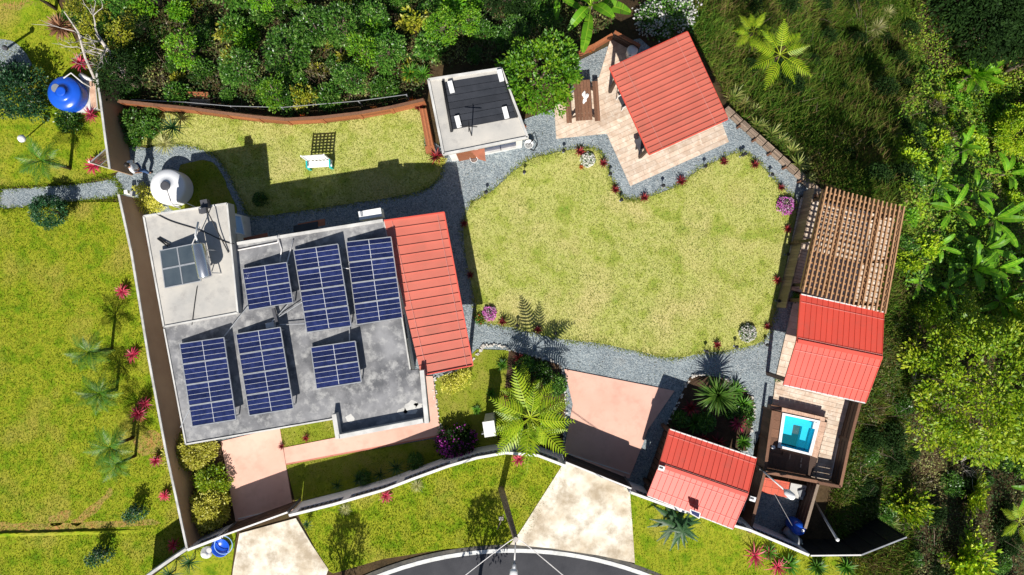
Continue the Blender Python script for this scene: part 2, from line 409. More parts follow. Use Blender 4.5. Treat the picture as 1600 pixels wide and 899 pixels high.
def sheet(name, px, z, mat, thick=.03, kind='structure', curve=False, jitter=0):
    pts = [W(a, b, z) for a, b in px]
    if curve: pts = curve_pts(pts + [pts[0]], 5)[:-1]
    if jitter: pts = [p + Vector((random.uniform(-1, 1), random.uniform(-1, 1), 0)) * jitter for p in pts]
    mb = MB(); n = len(pts)
    tri = geometry.tessellate_polygon([pts])
    up = []
    for t in tri:
        a, b, c = (pts[i] for i in t)
        up.append(tuple(t) if (b - a).cross(c - a).z > 0 else tuple(reversed(t)))
    bot = [p - Vector((0, 0, thick)) for p in pts]
    mb.add(pts + bot, up + [(i, (i + 1) % n, n + (i + 1) % n, n + i) for i in range(n)])
    o = mb.build(name, mat); tag(o, kind=kind); return o

def clip(poly, tri):
    """convex polygon (2-D tuples) clipped by a counter-clockwise triangle"""
    out = poly
    for i in range(len(tri)):
        a, b = tri[i], tri[(i + 1) % len(tri)]; src, out = out, []
        if not src: return []
        sd = lambda p: (b[0] - a[0]) * (p[1] - a[1]) - (b[1] - a[1]) * (p[0] - a[0])
        for j in range(len(src)):
            p, q = src[j], src[(j + 1) % len(src)]; dp, dq = sd(p), sd(q)
            if dp >= 0: out.append(p)
            if (dp > 0 > dq) or (dp < 0 < dq):
                t = dp / (dp - dq); out.append((p[0] + (q[0] - p[0]) * t, p[1] + (q[1] - p[1]) * t))
    return out

def tiled(name, parent, px, z, ang, tw, tl, mat, piece='tile', gap=.012, thick=.02, stagger=True):
    """lay pieces tw x tl, long side along angle ang, cut to the outline; each piece its own mesh under parent"""
    pts = [W(a, b, z) for a, b in px]
    tris = []
    for t in geometry.tessellate_polygon([pts]):
        q = [(pts[i].x, pts[i].y) for i in t]
        if (q[1][0] - q[0][0]) * (q[2][1] - q[0][1]) - (q[1][1] - q[0][1]) * (q[2][0] - q[0][0]) < 0: q.reverse()
        tris.append(q)
    co, si = math.cos(ang), math.sin(ang)
    U = [p.x * co + p.y * si for p in pts]; V = [-p.x * si + p.y * co for p in pts]
    j = 0; v = min(V)
    while v < max(V):
        u = min(U) - (tl * ((j * .37) % 1) if stagger else 0)
        while u < max(U):
            r = [(u + gap / 2, v + gap / 2), (u + tl - gap / 2, v + gap / 2), (u + tl - gap / 2, v + tw - gap / 2), (u + gap / 2, v + tw - gap / 2)]
            r = [(a * co - b * si, a * si + b * co) for a, b in r]; mb = MB(); area = 0
            for t in tris:
                c = clip(r, t)
                if len(c) >= 3:
                    ar = abs(sum(c[i][0] * c[(i + 1) % len(c)][1] - c[(i + 1) % len(c)][0] * c[i][1] for i in range(len(c)))) / 2
                    if ar > 1e-4: mb.prism([(a, b, z) for a, b in c], thick); area += ar
            if area > .004: mb.build(piece, mat, parent)
            u += tl
        v += tw; j += 1

_KIDS = {}
def copy_tree(o, parent=None):
    c = o.copy(); COL.objects.link(c); c.parent = parent
    if o.name not in _KIDS: _KIDS[o.name] = list(o.children)
    for ch in _KIDS[o.name]: copy_tree(ch, c)
    return c

class Tpl:
    """first use places the original, later uses place copies"""
    def __init__(s, root): s.root = root; s.used = False
    def put(s, loc, rz=None, sc=1.0, label=None, group=None, tilt=(0, 0), cat=None):
        r = s.root
        if s.used: r = copy_tree(s.root)
        s.used = True
        r.location = loc
        r.rotation_euler = (tilt[0], tilt[1], random.uniform(0, 2 * PI) if rz is None else rz)
        r.scale = (sc,) * 3 if isinstance(sc, (int, float)) else sc
        if label: r['label'] = label
        if cat: r['category'] = cat
        if group: r['group'] = group
        elif 'group' in r: del r['group']
        return r

# ================================================================== THE SETTING
gx = np.concatenate([np.arange(-70, -28, 3.0), np.arange(-28, 34, .45), np.arange(34, 75, 3.0)])
gy = np.concatenate([np.arange(-60, -18, 3.0), np.arange(-18, 22, .45), np.arange(22, 62, 3.0)])
XX, YY = np.meshgrid(gx, gy); ZZ = terrain_z(XX, YY) - .03
nx, ny = len(gx), len(gy); ii = np.arange(nx * ny).reshape(ny, nx)
F = np.stack([ii[:-1, :-1], ii[:-1, 1:], ii[1:, 1:], ii[1:, :-1]], -1).reshape(-1, 4)
me = np_mesh('ground', np.stack([XX, YY, ZZ], -1).reshape(-1, 3), F)
me.polygons.foreach_set('use_smooth', [True] * len(me.polygons))
tag(link('ground', me, 'soil'), kind='structure')

# gravel yard and path
YARD = [(186, 225), (230, 232), (262, 224), (300, 222), (640, 196), (692, 232), (866, 170), (905, 95), (950, 72), (1000, 60), (1125, 172), (1272, 298),
        (1240, 470), (1222, 600), (1178, 700), (1168, 800), (1000, 765), (878, 720), (790, 712), (650, 720), (300, 700), (215, 400), (186, 300)]
sheet('gravel_yard', YARD, .0, 'gravel')
sheet('gravel_path', [(-400, 292), (0, 295), (60, 292), (120, 288), (170, 281), (188, 268), (188, 304), (130, 313), (60, 320), (0, 326), (-400, 330)], .004, 'gravel', curve=True)
sheet('gravel_pad', [(-60, 60), (8, 62), (30, 72), (45, 92), (40, 106), (-60, 112)], .032, 'gravel', curve=True)
sheet('gravel_pen', [(1186, 760), (1250, 775), (1240, 838), (1172, 825)], .006, 'gravel')
LAWN = {}
def lawn(key, px, mat, z=.022, jitter=0.02, curve=True):
    LAWN[key] = px; return sheet('lawn', px, z, mat, .05, curve=curve, jitter=jitter)
lawn('main', [(735, 318), (770, 298), (815, 258), (850, 243), (905, 233), (938, 240), (955, 280), (968, 305), (987, 314), (1012, 309), (1060, 290), (1095, 264), (1150, 240), (1180, 250), (1215, 288), (1242, 316), (1240, 360), (1226, 420), (1210, 490), (1190, 533), (1140, 547), (1098, 552), (1050, 559), (1000, 550), (940, 537), (880, 530), (800, 512), (752, 500), (742, 470), (724, 370)], 'lawn_pale')
lawn('north', [(188, 178), (300, 178), (400, 190), (480, 194), (560, 186), (655, 172), (664, 232), (690, 255), (678, 285), (640, 303), (560, 316), (480, 328), (398, 337), (378, 310), (352, 262), (330, 238), (285, 226), (240, 226), (190, 222)], 'lawn_pale')
lawn('tank', [(282, 258), (318, 250), (340, 262), (358, 300), (368, 335), (300, 335), (262, 320)], 'lawn_mid')
lawn('walk', [(447, 726), (690, 683), (692, 718), (600, 752), (462, 785)], 'lawn_mid', curve=False)
lawn('nook', [(436, 668), (535, 650), (540, 684), (443, 701)], 'lawn_mid', curve=False)
lawn('fern', [(678, 592), (705, 582), (745, 546), (800, 548), (795, 600), (775, 705), (692, 730)], 'lawn_mid', curve=False)
lawn('west', [(-420, -300), (20, -300), (70, -40), (140, 112), (185, 130), (203, 262), (170, 272), (120, 284), (60, 288), (0, 291), (-420, 290)], 'lawn_lush', curve=False)
lawn('westfield', [(-420, 331), (0, 329), (60, 323), (130, 316), (221, 316), (262, 554), (318, 838), (200, 925), (120, 1100), (-420, 1100)], 'lawn_lush', curve=False)
lawn('verge_a', [(318, 842), (370, 822), (360, 900), (356, 1100), (120, 1100), (205, 925)], 'lawn_lush', curve=False)
lawn('verge_b', [(462, 796), (520, 772), (612, 750), (700, 716), (790, 697), (885, 722), (832, 828), (800, 852), (700, 858), (600, 874), (520, 896), (511, 890), (470, 815)], 'lawn_lush', curve=False, z=.014)
lawn('verge_c', [(976, 753), (1012, 766), (1150, 812), (1237, 848), (1330, 852), (1345, 872), (1360, 905), (1300, 1000), (1240, 1080), (1130, 960), (1020, 900), (992, 882)], 'lawn_lush', curve=False)

# road, painted edge line, kerb strip
RC = W(803, 1440); R0 = (1440 - 856) / S          # the bend is close to an arc
arc = [Vector((RC.x + R0 * math.cos(a), RC.y + R0 * math.sin(a), .016)) for a in np.linspace(math.radians(172), math.radians(8), 72)]
o = band(arc, 0, -7.0, .05).build('road', 'asphalt'); tag(o, kind='structure')
arc2 = [p + Vector((0, 0, .004)) for p in arc]
o = band(arc2, -.04, -.22, .003).build('road_edge_line', 'roadpaint'); tag(o, kind='structure')
arc3 = [p + Vector((0, 0, .01)) for p in arc]
o = band(arc3, .16, .003, .06).build('road_shoulder', 'kerb'); tag(o, kind='structure')

# concrete aprons outside the gates, terracotta-coloured driveways and walk inside
o = sheet('driveway_apron', [(374, 834), (462, 810), (486, 850), (513, 890), (500, 925), (357, 960), (364, 890)], .045, 'apron', .08)
o = sheet('driveway_apron', [(882, 722), (984, 765), (988, 820), (992, 880), (935, 868), (860, 857), (797, 851), (812, 832)], .045, 'apron', .08)
sheet('driveway', [(345, 690), (437, 668), (458, 798), (368, 815)], .05, 'pinkconc', .09)
sheet('driveway', [(882, 577), (1054, 611), (1012, 672), (1006, 690), (983, 748), (880, 712), (895, 632)], .05, 'pinkconc', .09)
o = sheet('footpath', [(443, 700), (535, 682), (668, 656), (655, 588), (676, 588), (689, 681), (447, 726)], .06, 'pinkconc', .1)
band([W(689.5, 681.5, .062), W(447, 727, .062)], .0, -.07, .12).build('path_edge', 'pinkedge', o)
sheet('planting_bed', [(1078, 590), (1095, 586), (1135, 592), (1178, 622), (1176, 660), (1165, 705), (1120, 700), (1040, 668), (1058, 630)], .05, 'mulch', .08)
sheet('planting_bed', [(795, 548), (845, 560), (876, 572), (884, 640), (878, 706), (820, 704), (775, 704), (788, 620)], .05, 'mulch', .08)
sheet('planting_bed', [(256, 690), (345, 690), (362, 812), (300, 850)], .03, 'mulch', .05)

# grass blades standing on the lawns
def scatter_px(px, n):
    a = np.array(px, float); out = []; tot = 0
    while tot < n:
        x = RNG.uniform(a[:, 0].min(), a[:, 0].max(), n); y = RNG.uniform(a[:, 1].min(), a[:, 1].max(), n)
        k = inpoly(x, y, px); out.append(np.stack([x[k], y[k]], 1)); tot += k.sum()
    return np.concatenate(out)[:n]

def blades(name, px, n, mat, h, w, z0=None, lean=.8, parent=None, patch=None):
    q = scatter_px(px, n)
    if z0 is None: x, y, z = Gn(q[:, 0], q[:, 1])
    else:
        k = (1 - z0 / H) / S; x = (q[:, 0] - 800) * k; y = (449.5 - q[:, 1]) * k; z = np.full(n, z0)
    az = RNG.uniform(0, 2 * PI, n); hh = h * RNG.uniform(.5, 1.3, n); ln = RNG.uniform(0, lean, n) * hh; a2 = RNG.uniform(0, 2 * PI, n)
    b = np.stack([x, y, z - .01], 1); sd = np.stack([np.cos(az), np.sin(az), 0 * az], 1) * (w * RNG.uniform(.6, 1.3, n))[:, None]
    tip = b + np.stack([np.cos(a2) * ln, np.sin(a2) * ln, hh], 1)
    v = np.stack([b - sd, b + sd, tip], 1).reshape(-1, 3)
    pn = .5 + .25 * np.sin(x * 1.1 + 2 * np.sin(y * .7)) * np.sin(y * 1.3 + x * .5)
    r = np.clip(pn + RNG.normal(0, .32, n), 0, 1)
    o = link(name, np_mesh(name, v, np.arange(3 * n).reshape(-1, 3), r), mat)
    return tag(o, kind='stuff')
for key, n, mt in (('main', 70000, 'grass_pale'), ('north', 28000, 'grass_pale'), ('tank', 2500, 'grass_lush'), ('walk', 6000, 'grass_lush'), ('nook', 1500, 'grass_lush'),
                   ('fern', 4500, 'grass_lush'), ('verge_b', 24000, 'grass_lush'), ('verge_c', 18000, 'grass_lush'), ('verge_a', 5000, 'grass_lush')):
    tag(blades('lawn_grass', LAWN[key], n, mt, .06, .018, .022), {'main': 'short sun-bleached grass of the large lawn ringed by gravel', 'north': 'short grass of the lawn along the wooden fence',
        'tank': 'shaded grass beside the white water tank', 'walk': 'shaded grass between pink footpath and street wall', 'nook': 'small grass patch enclosed by the pink footpath',
        'fern': 'green grass beside the tree fern', 'verge_b': 'green grass verge between the two concrete aprons', 'verge_c': 'grass verge in front of the red carport', 'verge_a': 'grass verge beside the narrow apron'}[key], 'grass')
tag(blades('lawn_grass', [(-40, -30), (60, -30), (140, 112), (170, 268), (120, 284), (0, 291), (-40, 291)], 16000, 'grass_lush', .065, .018, .022), 'bright grass around the blue water tank', 'grass')
tag(blades('lawn_grass', [(-40, 330), (0, 329), (130, 316), (186, 309), (292, 862), (200, 925), (-40, 925)], 80000, 'grass_lush', .065, .018, .022), 'wide bright green field outside the brown wall', 'grass')
# raised lip across the field, shaped to cast a ditch's shadow line
rr0 = lambda: random.uniform(-.03, .03)
bk = [W(-60 + 5 * i, 834 - .1 * i - .6 * (i > 32), .022) for i in range(58)]
mbk = MB(); k = len(bk); vs = []
for p in bk:
    tp = min(1, (57 - len(vs) / 4) / 14); vs += [p + Vector((0, -.2, -.01)), p + Vector((0, -.08, tp * (.10 + rr0()))), p + Vector((0, .0 + .5 * rr0(), tp * (.12 + rr0()))), p + Vector((0, .03 + .5 * rr0(), -.01))]
mbk.add(vs, [(4 * i + j, 4 * i + 4 + j, 4 * i + 5 + j, 4 * i + 1 + j) for i in range(k - 1) for j in range(3)])
tag(mbk.build('ditch_shadow_lip', 'lawn_lush'), kind='structure')
# bare earth patches worn into the field
for px_ in ([(-20, 816), (60, 818), (150, 815), (235, 812), (242, 820), (150, 826), (40, 830), (-20, 832)], [(112, 815), (160, 775), (170, 764), (176, 770), (150, 800), (118, 822)], [(208, 690), (236, 672), (254, 684), (252, 705), (222, 712)], [(75, 806), (110, 798), (102, 816), (80, 822)], [(0, 8), (28, 0), (60, 6), (20, 16)]):
    sheet('bare_earth', px_, .027, pm('earth', (.42, .20, .07), (.28, .22, .06), 2.2, .95, .4, 40, c3=(.2, .25, .02), s3=8, f3=.8, p3=.5), .02, curve=True, jitter=.05)

# grass creeping over the lawn edges, dead leaves on the gravel
def fringe(px, n, mat, label):
    a = curve_pts([W(x, y, .02) for x, y in px] + [W(*px[0], .02)], 5); L = np.array([[p.x, p.y] for p in a]); k = RNG.integers(0, len(L) - 1, n); f = RNG.random((n, 1))
    q = L[k] * (1 - f) + L[k + 1] * f + RNG.normal(0, .055 + .05 * np.abs(np.sin(k * .9))[:, None], (n, 2))
    az = RNG.uniform(0, 2 * PI, n); hh = RNG.uniform(.04, .11, n); b = np.stack([q[:, 0], q[:, 1], np.zeros(n)], 1); sd = np.stack([np.cos(az), np.sin(az), 0 * az], 1) * .017
    tip = b + np.stack([np.sin(az) * hh, np.cos(az * 1.3) * hh, hh], 1)
    o = link('edge_grass', np_mesh('edge_grass', np.stack([b - sd, b + sd, tip], 1).reshape(-1, 3), np.arange(3 * n).reshape(-1, 3), np.clip(RNG.normal(.35, .25, n), 0, 1)), mat); tag(o, label, 'grass', kind='stuff')
fringe(LAWN['main'], 9000, 'grass_pale', 'ragged grass edge of the big lawn'); fringe(LAWN['north'], 6000, 'grass_pale', 'ragged grass edge of the lawn along the timber fence')
fringe([(0, 293), (60, 290), (120, 286), (170, 276), (188, 306), (130, 315), (60, 322), (0, 328)], 4000, 'grass_lush', 'ragged grass edge along the gravel path in the field')
q = scatter_px(YARD, 2600); k_ = 1 / S; az = RNG.uniform(0, 2 * PI, 2600)
b = np.stack([(q[:, 0] - 800) * k_, (449.5 - q[:, 1]) * k_, np.full(2600, .012)], 1); d_ = np.stack([np.cos(az), np.sin(az), RNG.uniform(-.05, .25, 2600)], 1) * RNG.uniform(.03, .07, (2600, 1)); e_ = np.stack([-np.sin(az), np.cos(az), 0 * az], 1) * .016
o = link('fallen_leaves', np_mesh('fallen_leaves', np.stack([b, b + d_ * .5 + e_, b + d_, b + d_ * .5 - e_], 1).reshape(-1, 3), np.arange(4 * 2600).reshape(-1, 4), RNG.random(2600)), 'lf_brown'); tag(o, 'scattered small dead leaves on the grey gravel', 'leaves', kind='stuff')

# ================================================================== BUILDINGS
def metal_roof(root, A, B, C, D, n, mat, rib=.05, screws=(.12, .88), name='roof_panel', overlap=0):
    """panels side by side from edge A-D to edge B-C; each panel runs from A-B to D-C"""
    A, B, C, D = map(Vector, (A, B, C, D)); N = (B - A).cross(D - A).normalized()
    if N.z < 0: N = -N
    prof = [(0, 0), (.92, 0), (.935, rib), (.985, rib), (1.0, 0)]
    for i in range(n):
        vs = []
        for u, h in prof:
            t = (i + u) / n
            vs += [A.lerp(B, t) + N * h, D.lerp(C, t) + N * h]
        m = len(prof)
        for u, h in prof:
            t = (i + u) / n
            vs += [A.lerp(B, t) + N * (h - .012), D.lerp(C, t) + N * (h - .012)]
        fs = [(2 * k, 2 * k + 1, 2 * k + 3, 2 * k + 2) for k in range(m - 1)] + [(2 * m + 2 * k, 2 * m + 2 * k + 2, 2 * m + 2 * k + 3, 2 * m + 2 * k + 1) for k in range(m - 1)]
        MB().add(vs, fs).build(name, mat, root)
    for s in screws:
        a = A.lerp(D, s) + N * (rib + .002); b = B.lerp(C, s) + N * (rib + .002)
        MB().bar(a, b, .012, .006, N).build('screw_row', 'screwline', root)

def posts(root, pts, ztops, w=.12, mat='wood_dark', z0=0.0):
    for p, zt in zip(pts, ztops):
        MB().box((p[0], p[1], z0), w, w, zt - z0, .2).build('post', mat, root)

def inset(pts, d):
    c = sum((Vector(p) for p in pts), Vector()) / len(pts)
    return [Vector(p) + (c - Vector(p)).normalized() * d for p in pts]

# ---- main house
Z1, Z2 = 3.0, 3.4
hb = thing('house', 'single-storey house with flat grey concrete roof, solar arrays and red metal porch roof', 'house', W(450, 520))
low = [W(256, 500, Z1), W(366, 378, Z1), W(601, 343, Z1), W(629, 497, Z1), W(642, 579, Z1), W(654, 577, Z1), W(665, 661, Z1), W(533, 684, Z1), W(525, 655, Z1), W(290, 696, Z1), W(255, 512, Z1)]
low[0] = W(300, 470, Z1)
MB().prism(low, .22).build('roof_slab', 'roofconc', hb)
wl = [W(305, 470, 2.77), W(372, 388, 2.77), W(596, 353, 2.77), W(634, 590, 2.77), W(520, 645, 2.77), W(300, 683, 2.77), W(262, 515, 2.77)]
MB().prism(wl, 2.79).build('wall', 'whitewall', hb)
up = [W(224, 337, Z2), W(356, 317, Z2), W(373, 490, Z2), W(256, 512, Z2)]
MB().prism(up, .62).build('upper_roof_slab', 'roofconc_pale', hb)
wu = [W(235, 347, Z2 - .62), W(350, 329, Z2 - .62), W(364, 483, Z2 - .62), W(263, 503, Z2 - .62)]
MB().prism(wu, Z2 - .62 + .02).build('upper_wall', 'whitewall', hb)
def rim(pts, w, h, zadd, mat='concrim', name='roof_rim', parent=hb):
    for a, b in zip(pts[:-1], pts[1:]):
        MB().bar(a + Vector((0, 0, zadd)), b + Vector((0, 0, zadd)), w, h).build(name, mat, parent)
rim(inset(up, .04) + [inset(up, .04)[0]], .07, .05, .022)
rim([W(257, 514, Z1), W(291, 694, Z1), W(524, 654, Z1)], .06, .05, .022)
rim([W(372, 381, Z1), W(599, 345, Z1)], .12, .12, .055)
rim([W(601, 346, Z1), W(628, 495, Z1), W(641, 577, Z1)], .06, .06, .028)
# parapet in an L at the corner
for a, b in (((660, 578), (668, 660)), ((662, 656), (532, 681)), ((530, 684), (524, 646))):
    MB().bar(W(*a, Z1 + .2), W(*b, Z1 + .2), .18, .46).build('parapet', 'concrim', hb)
# porch roof on the east side
pa, pb, pc, pd = W(600, 345, 3.12), W(658, 587, 3.06), W(739, 571, 2.72), W(694, 332, 2.72)
metal_roof(hb, pa, pb, pc, pd, 17, 'redroof_faded', .04)
for a, b in ((pd, pc), (pa, pd), (pb, pc)):
    MB().bar(a + Vector((0, 0, .03)), b + Vector((0, 0, .03)), .05, .07).build('roof_trim', 'redroof', hb)
posts(hb, [W(688, 345, 2.6), W(706, 440, 2.6), W(728, 562, 2.6)], [2.68] * 3, .14, 'whitewall')
# windows and a door under the eaves
for p, q, nm in ((wl[1], wl[2], 'window'), (wl[2], wl[3], 'window'), (wl[5], wl[6], 'window')):
    d = (q - p); L = d.length; d.normalize(); nrm = Vector((d.y, -d.x, 0))
    c0 = (p + q) / 2
    if (c0 - W(450, 520)).dot(nrm) < 0: nrm = -nrm
    for t in (.25, .68):
        c = p + d * (L * t) + nrm * .03; c.z = 1.0
        o = MB().bar(c - d * .6 + Vector((0, 0, .55)), c + d * .6 + Vector((0, 0, .55)), .06, 1.1).build('window', 'whitetrim', hb)
        MB().bar(c - d * .53 + nrm * .03 + Vector((0, 0, .55)), c + d * .53 + nrm * .03 + Vector((0, 0, .55)), .03, .96).build('pane', 'pv', o)
# brown canopies, pale blue awning on the north side
for a, b, c, d in (((465, 350), (507, 342), (508, 352), (467, 360)), ((380, 372), (417, 364), (420, 378), (382, 386))):
    MB().prism([W(*a, 2.3), W(*b, 2.3), W(*c, 2.55), W(*d, 2.55)], .05).build('door_canopy', 'rust', hb)
MB().prism([W(458, 353, 2.45), W(496, 346, 2.45), W(497, 357, 2.62), W(459, 364, 2.62)], .06).build('door_canopy', 'blackmat', hb)
o = MB().prism([W(361, 335, 2.9), W(376, 338, 2.3), W(382, 368, 2.3), W(368, 364, 2.9)], .03).build('window_awning', 'paleblue', hb)
for a, b in (((361, 335, 2.92), (376, 338, 2.32)), ((376, 338, 2.32), (382, 368, 2.32)), ((382, 368, 2.32), (368, 364, 2.92)), ((368, 364, 2.92), (361, 335, 2.92))):
    MB().bar(W(*a), W(*b), .06, .05).build('awning_edge', 'white', o)
# pipes and cables on the roof
for pts, r in (([W(372, 391, Z1 + .05), W(434, 379, Z1 + .06), W(436, 367, Z1 + .16)], .03), ([W(433, 368, Z1 + .14), W(440, 390, Z1 + .05), W(437, 412, Z1 + .1)], .03),
               ([W(458, 375, Z1 + .06), W(452, 398, Z1 + .05), W(448, 412, Z1 + .2)], .03), ([W(545, 420, Z1 + .3), W(537, 419, Z1 + .25), W(530, 417, Z1 + .3)], .02)):
    MB().tube(pts, r, 8).build('conduit', 'whitetrim', hb, smooth=True)
for a, b in (((350, 526), (388, 478)), ((425, 502), (472, 472)), ((427, 508), (476, 506)), ((282, 668), (296, 640)), ((546, 512), (546, 533)), ((425, 504), (450, 476))):
    MB().tube([W(*a, Z1 + .12), W(*b, Z1 + .2)], .022, 6).build('conduit', 'alu', hb)
MB().box(W(424, 508, Z1), .35, .22, .18, .2).build('junction_box', 'whitetrim', hb)
MB().bar(W(427, 482, Z1 + .25), W(434, 508, Z1 + .25), .12, .1).build('cable_tray', 'darkgrey', hb)
for c, r in (((641, 637), .38), ((547, 654), .26), ((628, 643), .22), ((654, 634), .2)):      # bird-stained render patches
    p = W(*c, Z1 + .004); q = [p + Vector((math.cos(a), math.sin(a) * .8, 0)) * r * random.uniform(.6, 1.1) for a in np.linspace(0, 2 * PI, 14)[:-1]]
    MB().poly(q).build('render_patch', 'concrim', hb)
# power drop: thin mast on the upper roof with stays
ma = thing('roof_mast', 'short grey service mast on the pale upper roof', 'mast', W(322, 328, Z2))
MB().tube([W(322, 328, Z2), W(322, 328, Z2) + Vector((0, 0, .55))], .035, 8).build('pole', 'greymetal', ma, smooth=True)
MB().box(W(320, 330, Z2 + .3), .3, .2, .22, .2).build('meter_box', 'darkgrey', ma)
MB().box(W(324, 320, Z2), .28, .34, .3, .2).build('base_box', 'darkgrey', ma)

# ---- solar arrays
PVN = {'a': 'tall solar array of four blue panels at the roof corner above the yellow hedge', 'b': 'tall solar array of four blue panels beside the small two-panel arrays\' conduit box, mid roof',
       'c': 'small solar array of two blue panels beside the pale upper roof', 'd': 'tall blue solar array between the small upper array and the darker array',
       'e': 'darker tall solar array overhanging the red porch roof', 'f': 'small solar array of two dark panels near the roof parapet'}
PVC = {'a': ((281, 537), (350, 527), (369, 656), (301, 667), 4), 'b': ((369, 522), (438, 511), (459, 639), (390, 650), 4), 'c': ((379, 420), (448, 410), (458, 473), (389, 485), 2),
       'd': ((459, 391), (528, 381), (549, 510), (480, 520), 4), 'e': ((541, 378), (611, 370), (629, 497), (558, 508), 4), 'f': ((486, 543), (555, 533), (565, 597), (495, 608), 2)}
PVN['b'] = 'tall solar array of four blue panels beside the junction box on the roof'
for key, (a, b, c, d, n) in PVC.items():
    zl, zh = Z1 + .16, Z1 + .58
    A, B, C, D = W(*a, zl), W(*b, zh), W(*c, zh), W(*d, zl)
    t = thing('solar_array', PVN[key], 'solar panel', W(*a, Z1) , 'solar arrays on the flat roof')
    nrm = (D - A).cross(B - A).normalized(); nrm = nrm if nrm.z > 0 else -nrm
    for i in range(n):
        f0, f1 = i / n + .004, (i + 1) / n - .004
        p, q, r, s = A.lerp(D, f0), B.lerp(C, f0), B.lerp(C, f1), A.lerp(D, f1)
        mod = MB().prism([x - nrm * .006 for x in (p, q, r, s)], .03).build('panel', 'pvback', t)
        fr = MB()
        for u, v in ((p, q), (q, r), (r, s), (s, p)): fr.bar(u, v, .035, .04, nrm)
        fr.build('frame', 'alu', mod)
        for cu in range(2):
            for cv in range(4):
                u0, u1 = cu * .5 + .008, cu * .5 + .494; v0, v1 = cv * .25 + .012, cv * .25 + .238
                g = lambda u, v: (p.lerp(q, u)).lerp(s.lerp(r, u), v) + nrm * .003
                MB().poly([g(u0, v0), g(u0, v1), g(u1, v1), g(u1, v0)]).build('cell_strip', 'pv', mod)
    for x, zt in ((A, zl), (B, zh), (C, zh), (D, zl)):
        ins = x.lerp((A + B + C + D) / 4, .08)
        MB().box((ins.x, ins.y, Z1), .05, .05, zt - Z1 - .035).build('leg', 'alu', t)
    for f in (.2, .8):
        MB().bar(A.lerp(B, f) - nrm * .07, D.lerp(C, f) - nrm * .07, .04, .05, nrm).build('rail', 'alu', t)

# ---- solar water heater
wh = thing('solar_water_heater', 'solar water heater with steel cylinder and grey collectors on the pale upper roof', 'water heater', W(285, 420, Z2))
ca, cb, cc, cd = W(250, 392, Z2 + .18), W(304, 381, Z2 + .62), W(314, 439, Z2 + .62), W(258, 450, Z2 + .18)
for v0, v1 in ((0, .49), (.51, 1)):
    for u0, u1 in ((0, .497), (.503, 1)):
        g = lambda u, v: (ca.lerp(cb, u)).lerp(cd.lerp(cc, u), v)
        q = [g(u0, v0), g(u1, v0), g(u1, v1), g(u0, v1)]
        o = MB().prism(q, .07).build('collector', 'collector', wh)
        fr = MB()
        for i in range(4): fr.bar(q[i] + Vector((0, 0, .005)), q[(i + 1) % 4] + Vector((0, 0, .005)), .035, .03)
        fr.build('frame', 'alu', o)
ax0, ax1 = W(310, 382, Z2 + .85), W(321, 434, Z2 + .85)
dv = (ax1 - ax0).normalized()
MB().tube([ax0 - dv * .03, ax0, ax0.lerp(ax1, .03), ax0.lerp(ax1, .97), ax1, ax1 + dv * .03], [.15, .24, .27, .27, .24, .15], 24).build('cylinder', 'steel', wh, smooth=True)
for f in (.15, .85):
    p = ax0.lerp(ax1, f)
    for dx in (-.3, .3): MB().bar((p.x + dx, p.y, Z2), (p.x, p.y, p.z), .04, .04).build('stand_leg', 'alu', wh)
for f in (.1, .35, .6): MB().bar(W(324, 395 + 40 * f, Z2 + .8), W(330, 402 + 40 * f, Z2 + .05), .03, .03).build('brace', 'alu', wh)
MB().tube([ax0, ax0 + Vector((-.1, .35, .05)), ax0 + Vector((-.1, .9, -.2))], .04, 8).build('inlet_pipe', 'white', wh, smooth=True)
MB().tube([W(246, 373, Z2 + .02), W(262, 385, Z2 + .1)], .03, 6).build('pipe', 'black', wh)
MB().tube([W(249, 371, Z2 + .02), W(265, 383, Z2 + .1)], .03, 6).build('pipe', 'black', wh)
# service cables sagging to the roof
def cable(name, label, pts, r=.02, mat='black'):
    pts = curve_pts(pts, 6); o = MB().tube(pts, r, 6).build(name, mat, None, pts[0]); tag(o, label, 'cable'); return o
cable('service_cable', 'dark cable lying across the pale upper roof past the water heater', [W(244, 334, Z2 + .03), W(268, 346, Z2 + .03), W(315, 361, Z2 + .03), W(352, 378, Z2 + .03), W(366, 381, Z2 + .03)])
cable('service_cable', 'dark cable from the service mast down the edge of the upper roof', [W(325, 332, Z2 + .5), W(340, 362, Z2 + .2), W(357, 395, Z2 + .05)], .025)
cable('service_cable', 'pale cable from the service mast to the steel cylinder', [W(321, 334, Z2 + .5), W(310, 360, Z2 + .65), W(300, 382, Z2 + .7)], .02, 'whitetrim')
cable('service_cable', 'dark cable running down the upper roof to its lower edge', [W(308, 448, Z2 + .03), W(304, 475, Z2 + .03), W(300, 508, Z2 + .03)], .018)
cable('service_cable', 'thin cable between white water tank and service mast', [W(290, 317, 1.9), W(306, 324, 3.2), W(320, 330, Z2 + .5)], .015, 'whitetrim')

def ac_unit(px, label, rz):
    p = W(*px, 2.2); t = thing('air_conditioner', label, 'air conditioner', p)
    MB().box(p, .95, .36, .62, rz).build('casing', 'white', t)
    MB().lathe(p + Vector((.15, .185, .3)), [(.02, 0), (.22, 0), (.22, .02), (.02, .02)], 20, Matrix.Rotation(-PI / 2, 3, 'X')).build('fan_grille', 'darkgrey', t)
    MB().box(p + Vector((-.35, 0, .62)), .1, .2, .03, rz).build('vent', 'greymetal', t)
    for s in (-.3, .3): MB().bar(p + Vector((s, .15, -.03)), p + Vector((s, -.38, -.03)), .04, .04).build('bracket', 'greymetal', t)
ac_unit((583, 337), 'white air conditioner hung on the house wall beside the red porch roof', .17)

